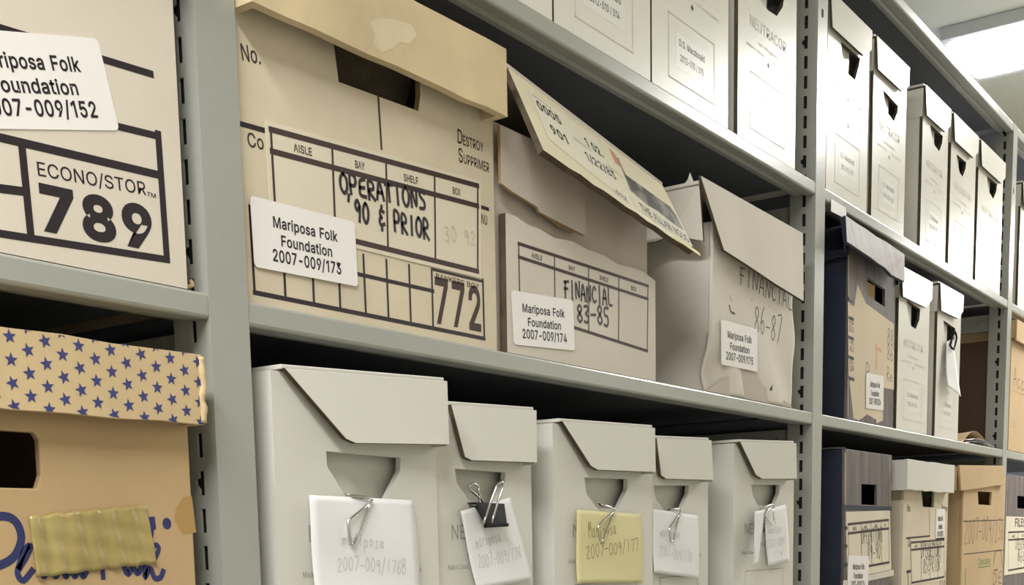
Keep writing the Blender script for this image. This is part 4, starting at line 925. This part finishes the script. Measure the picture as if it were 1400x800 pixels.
# wire clips: a bent triangle of wire over the edge of the hand hole
def wire_clip(label, pts, yf):
    """pts: top-left hook end, bend, tip, lower-left knee, inner end (photo pixels)"""
    h, bnd, tip, knee, end = pts
    P = [at3(h[0]+6, h[1]+3, yf+.35), at3(*h, yf+.28), at3(h[0], h[1], yf-.1), at3((h[0]+bnd[0])/2, (h[1]+bnd[1])/2-1, yf-.17), at3(*bnd, yf-.2),
         at3((bnd[0]+tip[0])/2, (bnd[1]+tip[1])/2, yf-.24), at3(tip[0]+2, tip[1]-2, yf-.25), at3(tip[0]-2, tip[1]-1, yf-.25), at3(*knee, yf-.25), at3((knee[0]+end[0])/2, (knee[1]+end[1])/2, yf-.24), at3(*end, yf-.2)]
    mb = MB(); mb.tube(P, .043, WIRE, 8, 2)
    o = mb.build('wire_clip', None, (P[4].x, yf-.2, P[6].z), smooth=True)
    tag(o, label, 'paper clip', 'triangular wire clips')
wire_clip('triangular wire clip holding the white 176B note on the leftmost box', [(473,677), (509,683), (482,745), (476,713), (503,690)], -.03)
wire_clip('triangular wire clip holding the yellow note', [(818,689), (841,697), (823,740), (818,719), (839,700)], -.03)
wire_clip('triangular wire clip holding the note second from right', [(914,697), (931,697), (919,741), (915,723), (929,703)], .2)
wire_clip('triangular wire clip holding the folded note on the rightmost lower box', [(1040,696), (1058,690), (1057,718), (1045,704), (1054,693)], .02)
bc = thing('binder_clip', 'black binder clip with two wire handles over the tilted note', 'binder clip', (11.4, 0, -6))
yb = .02
q = [at(*k, yb) for k in [(646,687),(685,689),(680,718),(650,720)]]
mb = MB()
mb.sheet([(q[0][0], yb-.15, q[0][1]), (q[1][0], yb-.15, q[1][1]), (q[2][0]+.02, yb-.42, q[2][1]), (q[3][0], yb-.42, q[3][1])], .03, BLACKCLIP)
mb.sheet([(q[0][0], yb+.55, q[0][1]), (q[1][0], yb+.55, q[1][1]), (q[1][0], yb-.15, q[1][1]), (q[0][0], yb-.15, q[0][1])], .03, BLACKCLIP)
mb.tube([(q[3][0]-.02, yb-.42, q[3][1]), (q[2][0]+.04, yb-.42, q[2][1])], .06, BLACKCLIP, 8, 0)
mb.build('jaw', bc, bevel=.01)
mb = MB(); mb.tube([at3(656,690,yb+.1), at3(655,680,yb+.1), at3(643,670,yb+.1), at3(642,664,yb+.1), at3(648,661,yb+.1), at3(655,666,yb+.1), at3(654,672,yb+.1), at3(661,690,yb+.1)], .04, WIRE, 8, 3); mb.build('wire_handle', bc, smooth=True)
mb = MB(); mb.tube([at3(661,716,yb-.47), at3(670,688,yb-.42), at3(678,668,yb-.5), at3(680,662,yb-.5), at3(687,659,yb-.5), at3(688,666,yb-.5), at3(681,685,yb-.45), at3(672,715,yb-.47)], .04, WIRE, 8, 3); mb.build('wire_handle', bc, smooth=True)
# note on the third-shelf box
f_, q_ = note_sheet([(1293,468),(1303,462),(1304,543),(1289,528)], .05, .5)
mb = MB(); mb.grid(f_, 8, 16, NOTE, t=.012)
o = mb.build('paper_note', None, (67, 0, 3.6), smooth=True); tag(o, 'narrow curled white note under the handle of the third-shelf record box', 'note', 'notes clipped to the record boxes')
P = [at3(1300,470,.0), at3(1305,452,-.1), at3(1308,462,-.15), at3(1304,478,-.2), at3(1299,472,-.1), at3(1304,458,-.1)]
mb = MB(); mb.tube(P, .07, BLACKCLIP, 8, 3); o = mb.build('wire_clip', None, (67.8, 0, 5.8), smooth=True); tag(o, 'dark wire clip pinning the curled note on the third shelf', 'paper clip')

# ------------------------------------------------------------------ right bay: bankers boxes
bx = thing('storage_box', 'dark woodgrain box with lid and torn cream paper on the third shelf', 'box', (52, 7.6, 0.02))
yf = .2
A = lambda u, v: at(u, v, .2)
x0, x1 = A(1160, 450)[0], A(1222, 480)[0]
hole = [A(1186,404), A(1210,420), A(1210,396), A(1186,379)]
mb = MB(); carton(mb, x0, x1, yf, .04, 9.9, NAVYC, hole, t=.18, mfront=WOOD)
y = yf-.006
mb.line(A(1160,350), A(1160,405), .1, y, CREAM)
mb.quad2([A(*q) for q in [(1167,572),(1160,510),(1159,412),(1168,418),(1172,388),(1178,402),(1184,415),(1184,568),(1174,575)]][::-1], y, CREAM)
mb.quad2([A(*q) for q in [(1184,415),(1222,443),(1222,533),(1207,530),(1207,575),(1196,580),(1184,568)]][::-1], y, CREAM)
mb.quad2([A(*q) for q in [(1184,566),(1198,574),(1198,581),(1183,576)]][::-1], y-.001, WOOD)
mb.quad2([A(*q) for q in [(1197,470),(1199,470),(1199,505),(1197,505)]][::-1], y-.002, ORANGE)
mb.quad2([A(*q) for q in [(1197,472),(1205,478),(1205,483),(1197,478)]][::-1], y-.003, ORANGE)
for k, (u, v, s) in enumerate([(1161,417,'NO'), (1161,443,'FROM'), (1161,453,'DU'), (1161,470,'THRU'), (1161,480,'AU'), (1161,497,'DEST'), (1161,507,'SUPP')]):
    mb.text(s, A(u, v), A(u+6, v+2), .34, y-.002, INK, .01)
for v in (434, 461, 488): mb.line(A(1160.5, v), A(1166.5, v+2.5), .18, y-.002, INK)
mb.line(A(1160,517), A(1167,519), .2, y-.002, INK); mb.line(A(1161,519), A(1161,568), .14, y-.002, INK); mb.line(A(1159.6,519), A(1159.6,568), .1, y-.003, CREAM)
mb.hand('88', A(1212,468), A(1221,474), .95, .06, y-.002, MARK); mb.hand('86', A(1212,492), A(1221,496), .95, .06, y-.002, MARK)
mb.hand('DW', A(1183,508), A(1196,514), .6, .06, y-.002, MARK); mb.hand('Re', A(1212,520), A(1220,523), .8, .06, y-.002, MARK)
mb.build('body', bx, bevel=.03)
mb = MB(); mb.box(hole[0][0]-.2, hole[1][0]-1.2, yf+.25, yf+.4, hole[0][1]-.5, hole[2][1]+.1, TORN); mb.build('hand_hole_flap', bx)
mb = MB(); ly = -.75
TLb, TRb, BRb, BLb = at3(1156,294,-.3), at3(1237,348,-.3), at3(1237,387,ly), at3(1158,331,ly)
rn = random.Random(5)
low = [BLb.lerp(BRb, i/8)+Vector((0, 0, rn.uniform(-.08, .08))) for i in range(9)]
mb.sheet(low+[TRb]+[TRb.lerp(TLb, i/6)+Vector((0,0,rn.uniform(-.05,.05))) for i in range(1, 6)]+[TLb], .2, WOODLID, medge=NAVYC, back=NAVYC)
mb.box(x0-.35, x0-.15, .3, 15.4, BLb.z-.1, TLb.z-.25, NAVYC); mb.box(x1+.02, x1+.2, 0, 15.4, BRb.z+.2, TRb.z-.2, NAVYC)
zl = min(TLb.z, TRb.z)-.25
mb.sheet([(TLb.x-.1, TLb.y+.2, zl), (TRb.x, TRb.y+.2, zl), (TRb.x, 15.4, zl), (x0-.3, 15.4, zl)], .15, NAVYC)
mb.sheet([(x0-.34, .3, TLb.z-.25), (x0-.34, .3, BLb.z-.05), (BLb.x-.02, ly+.1, BLb.z), (TLb.x-.05, -.1, TLb.z-.1)], .1, NAVYC)
mb.tube([(x0-.4, yy, BLb.z-.1+.06*math.sin(yy*3)) for yy in (.2, .8, 1.6, 2.4, 3.4, 5, 8)], .1, NAVYC, 6, 3)
mb.build('lid', bx, bevel=.03, label='worn grey woodgrain lid')
sticker(bx, ((A(1182,535)[0]+A(1208,540)[0])/2, (A(1182,511)[1]+A(1208,560)[1])/2+.0), 3.2, 2.1, 2, yf-.03, mff('224'))

bx = thing('storage_box', 'dark woodgrain box marked OPERATIONS 89-90 on the lowest shelf by the upright', 'box', (51.6, 7.6, SB+.02))
yf = .1
A = lambda u, v: at(u, v, .1)
x0, x1 = A(1155, 700)[0], A(1218, 700)[0]
hole = [A(1178,690), A(1199,691), A(1199,663), A(1178,662)]
mb = MB(); carton(mb, x0, x1, yf, SB+.04, A(1180,617)[1], NAVYC, hole, t=.18, mfront=WOOD)
mb.line(A(1155.5,620), A(1155.5,690), .1, yf-.006, CREAM); mb.line(A(1217,625), A(1217,690), .08, yf-.006, CREAM)
mb.line(A(1155,694), A(1218,696), .3, yf-.007, NAVYC)
mb.box(x0+.18, x1-.18, yf+.4, yf+14.5, A(1180,617)[1]-.5, A(1180,617)[1]-.4, NAVYC)
rn = random.Random(9)
mb.tube([(x0-.02+rn.uniform(-.05,.05), yf+i*.9, A(1180,617)[1]+.03+rn.uniform(-.05,.08)) for i in range(8)], .06, WOOD, 6, 2)
mb.build('body', bx, bevel=.03)
mb = MB(); q = [A(*k) for k in [(1156,700),(1216,698),(1218,779),(1158,792)]]
mb.plate(q, yf-.03, .02, FORM); H = lambda u, v: at(u, v, yf-.05)
form_print(mb, H(1160,717), H(1215,711), H(1216,769), H(1161,779), yf-.036, BROWNINK, cols=(.3,.55,.8), hd=.2, lw=.15, tw=.06)
mb.hand('OPERATIONS', H(1178,744), H(1207,741), .95, .05, yf-.04, MARK); mb.hand('89-90', H(1186,766), H(1204,764), .95, .055, yf-.04, MARK)
for v in (722, 747, 772): mb.line(H(1155.5, v), H(1158, v), .2, yf-.04, INK)
mb.build('location_form', bx, label='pasted form with OPERATIONS 89-90 in marker')
mb = MB(); mb.plate([A(*k) for k in [(1152,794),(1221,779),(1221,787),(1152,802)]], yf-.045, .02, GREYW); mb.build('tape_strip', bx, label='dull grey tape strip')
sticker(bx, (A(1172,790)[0], A(1172,785)[1]), 3.6, 2.2, -2, yf-.05, mff('226'))

bx = thing('storage_box', 'beige box with white lid and small hand hole on the lowest shelf', 'box', (63.4, 7.6, SB+.02))
yf = .0
A = lambda u, v: at(u, v, 0)
x0, x1 = A(1235, 700)[0], A(1296, 700)[0]
hole = [A(1262,693), A(1277,694), A(1278,672), A(1260,671)]
mb = MB(); carton(mb, x0, x1, yf, SB+.04, -2.4, BEIGE, hole, t=.18)
y = yf-.006
mb.text('No.', A(1240,699), A(1245,700), .45, y, BROWNINK); mb.text('Destroy', A(1287,697), A(1295,699), .35, y, BROWNINK)
mb.line(A(1270,695), A(1271,733), .07, y, BROWNINK); mb.line(A(1239,736), A(1271,733), .12, y, BROWNINK); mb.text('Co', A(1241,747), A(1245,748), .6, y, BROWNINK)
mb.line(A(1240,782), A(1245,781), .2, y, INK); mb.line(A(1241,782), A(1242,812), .12, y, INK)
mb.text('772', A(1284,804), A(1292,803), 1.2, y, BROWNINK, .02)
mb.build('body', bx, bevel=.03)
mb = MB(); lx0 = at(1240.5, 650, -.6)[0]; lx1 = at(1305, 650, -.6)[0]
tray_lid(mb, lx0, lx1, -.6, at(1245,670,-.6)[1], at(1245,628,-.6)[1], WHITE, depth=16, t=.2, wob=.05); mb.build('lid', bx, bevel=.03, label='white lid')
mb = MB(); q = [at(*k, -.03) for k in [(1245,739),(1292,735),(1292,793),(1246,800)]]
mb.plate(q, -.03, .02, FORM); H = lambda u, v: at(u, v, -.05)
form_print(mb, H(1246,742), H(1291,738), H(1291,789), H(1247,797), -.036, BROWNINK, cols=(.28,.55,.8), hd=.18, lw=.15, tw=.06)
mb.hand('OPERATIONS', H(1259,763), H(1287,760), 1.0, .055, -.04, MARK); mb.hand('85&PRIOR', H(1262,783), H(1286,780), 1.0, .055, -.04, MARK)
mb.build('location_form', bx, label='pasted form with OPERATIONS 85 & PRIOR in marker')
sticker(bx, (A(1285,720)[0], A(1285,718)[1]), 2.2, 2.3, 1, -.01, mff('230'))

bx = thing('storage_box', 'tan kraft box with 2007-009/236 handwritten on it, lowest shelf by the far upright', 'box', (77.5, 7.6, SB+.02))
yf = -.3
A = lambda u, v: at(u, v, -.3)
x0, x1 = A(1316, 720)[0], 83.85
hole = [A(1338,690), A(1355,691), A(1356,673), A(1337,672)]
mb = MB(); carton(mb, x0, x1, yf, SB+.04, -2.3, KRAFT2, hole, t=.18)
y = yf-.006
mb.line(A(1317,713), A(1372,711), .07, y, BROWNINK); mb.line(A(1318,758), A(1372,752), .07, y, BROWNINK)
mb.hand('2007-009/236', A(1318,741), A(1372,740), 1.75, .065, y, BROWNINK, jit=.1)
mb.text('Cascades', A(1337,773), A(1354,771), .55, y, GREENINK, 0, .3); mb.line(A(1337,776), A(1354,774), .07, y, GREENINK)
mb.stroke([A(1360,755), A(1358,775), A(1361,756), A(1368,754), A(1370,775)], .07, y, BROWNINK); mb.line(A(1359,780), A(1364,779), .1, y, INK)
mb.hand('DE', A(1357,800), A(1370,799), 1.0, .07, y, BROWNINK); mb.quad2([A(*k) for k in [(1319,800),(1321,800),(1321,778),(1319,778)]], y, mat('faded_green', (.30,.30,.16), .7, .2))
mb.build('body', bx, bevel=.04)
mb = MB(); ly = -.55
f = [at3(1312,636,ly), at3(1371,637,ly), at3(1373,641,ly), at3(1373,664,ly), at3(1362,664,ly), at3(1340,668,ly), at3(1314,671,ly)]
mb.sheet(f, .2, KRAFT2, medge=TORN)
mb.box(f[0].x, f[0].x+.15, ly+.2, 15.4, f[6].z, f[0].z-.1, KRAFT2); mb.box(f[2].x-.35, f[2].x-.2, ly+.2, 15.4, f[3].z, f[0].z-.1, KRAFT2)
mb.box(f[0].x+.15, f[2].x-.35, ly+.2, 15.4, f[0].z-.25, f[0].z-.1, KRAFT2)
mb.build('lid', bx, bevel=.05)

# ------------------------------------------------------------------ far bay at the right edge
bx = thing('storage_box', 'tan kraft box beyond the far upright, third shelf', 'box', (92, 7.6, .02))
yf = .1; A = lambda u, v: at(u, v, .1)
x0 = 86.1
mb = MB(); carton(mb, x0, x0+12, yf, .04, 10.4, mat('gap_shaded_kraft', (.15, .10, .07), .8, .15, var=.1, vscale=8), t=.16, mfront=KRAFT2)  # kraft sides darkened: the shade of the narrow gap in their colour
mb.line(A(1384,534), A(1402,541), .08, yf-.006, TORN)
mb.hand('Acc', A(1385,528), A(1400,534), 1.6, .08, yf-.006, BROWNINK); mb.stroke([A(1385,575), A(1384,582), A(1387,584), A(1388,577)], .06, yf-.006, TORN)
mb.build('body', bx, bevel=.04)
mb = MB(); ly = -.3
mb.sheet([(x0-.1, ly, 9.0), (x0+12.2, ly, 9.0), (x0+12.2, ly, 10.7), (x0-.1, ly, 10.7)], .15, KRAFT2); mb.box(x0-.15, x0-.02, ly+.15, 15.2, 9.2, 10.6, KRAFT2); mb.box(x0-.1, x0+12.2, ly+.15, 15.2, 10.5, 10.65, KRAFT2)
mb.build('lid', bx, bevel=.03)
bx = thing('storage_box', 'dark grey box with pasted form beyond the far upright, lowest shelf', 'box', (92, 7.6, SB+.02))
yf = .1; A = lambda u, v: at(u, v, .1)
x0 = 86.0
hole = [A(1391,695), A(1412,697), A(1412,680), A(1391,678)]
mb = MB(); carton(mb, x0, x0+12, yf, SB+.04, A(1380,649)[1], NAVYC, hole, t=.18, mfront=WOOD)
mb.line((x0+.06, A(1380,652)[1]), (x0+.06, -11), .08, yf-.006, CREAM)
mb.build('body', bx, bevel=.03)
mb = MB(); q = [A(1378,706), A(1425,708), A(1425,779), A(1378,786)]; q[0] = (x0+.15, q[0][1]); q[3] = (x0+.15, q[3][1])
mb.plate(q, yf-.03, .02, FORM)
H = lambda u, v: at(u, v, yf-.05)
form_print(mb, H(1379,728), H(1424,726), H(1424,772), H(1379,780), yf-.036, BROWNINK, cols=(.28,.55,.8), hd=.2, lw=.15, tw=.06)
mb.hand('OPERATIONS', H(1388,752), H(1412,750), 1.0, .06, yf-.04, MARK); mb.hand("86&87", H(1391,768), H(1408,767), 1.1, .08, yf-.04, MARK); mb.text('FILES', H(1388,720), H(1402,720), .7, yf-.04, BROWNINK)
mb.build('location_form', bx, label='pasted AISLE BAY SHELF BOX form')

# ------------------------------------------------------------------ loose papers in the gap of the third shelf
pp = thing('loose_papers', 'curled brown folder and white papers lying in the shelf gap by the far upright', 'paper', (78, 2.5, .02))
mb = MB()
def pk(u, v): return (73.5+8.5*u, .5+5*v, .06+1.15*math.sin(math.pi*min(1, u*1.05))**1.5*(1-.25*v)+.1*math.sin(u*9+v*3))
mb.grid(pk, 24, 10, KRAFT2, t=.04); mb.build('brown_folder', pp, smooth=True, label='curled brown paper folder')
mb = MB()
def pw(u, v): return (74.2+8.6*u, .25+4.5*v, .05+.32*math.sin(math.pi*u)*(1-.4*v)+.05*math.sin(u*11+v*5))
mb.grid(pw, 24, 10, STICK, t=.03)
def pw2(u, v): return (75.0+7.6*u, .2+4*v, .3+.22*math.sin(math.pi*u*1.3)+.05*math.sin(u*8+v*4))
mb.grid(pw2, 20, 8, NOTE, t=.03); mb.build('white_sheets', pp, smooth=True)

for o in list(bpy.data.objects):
    if '_o' in o: del o['_o']
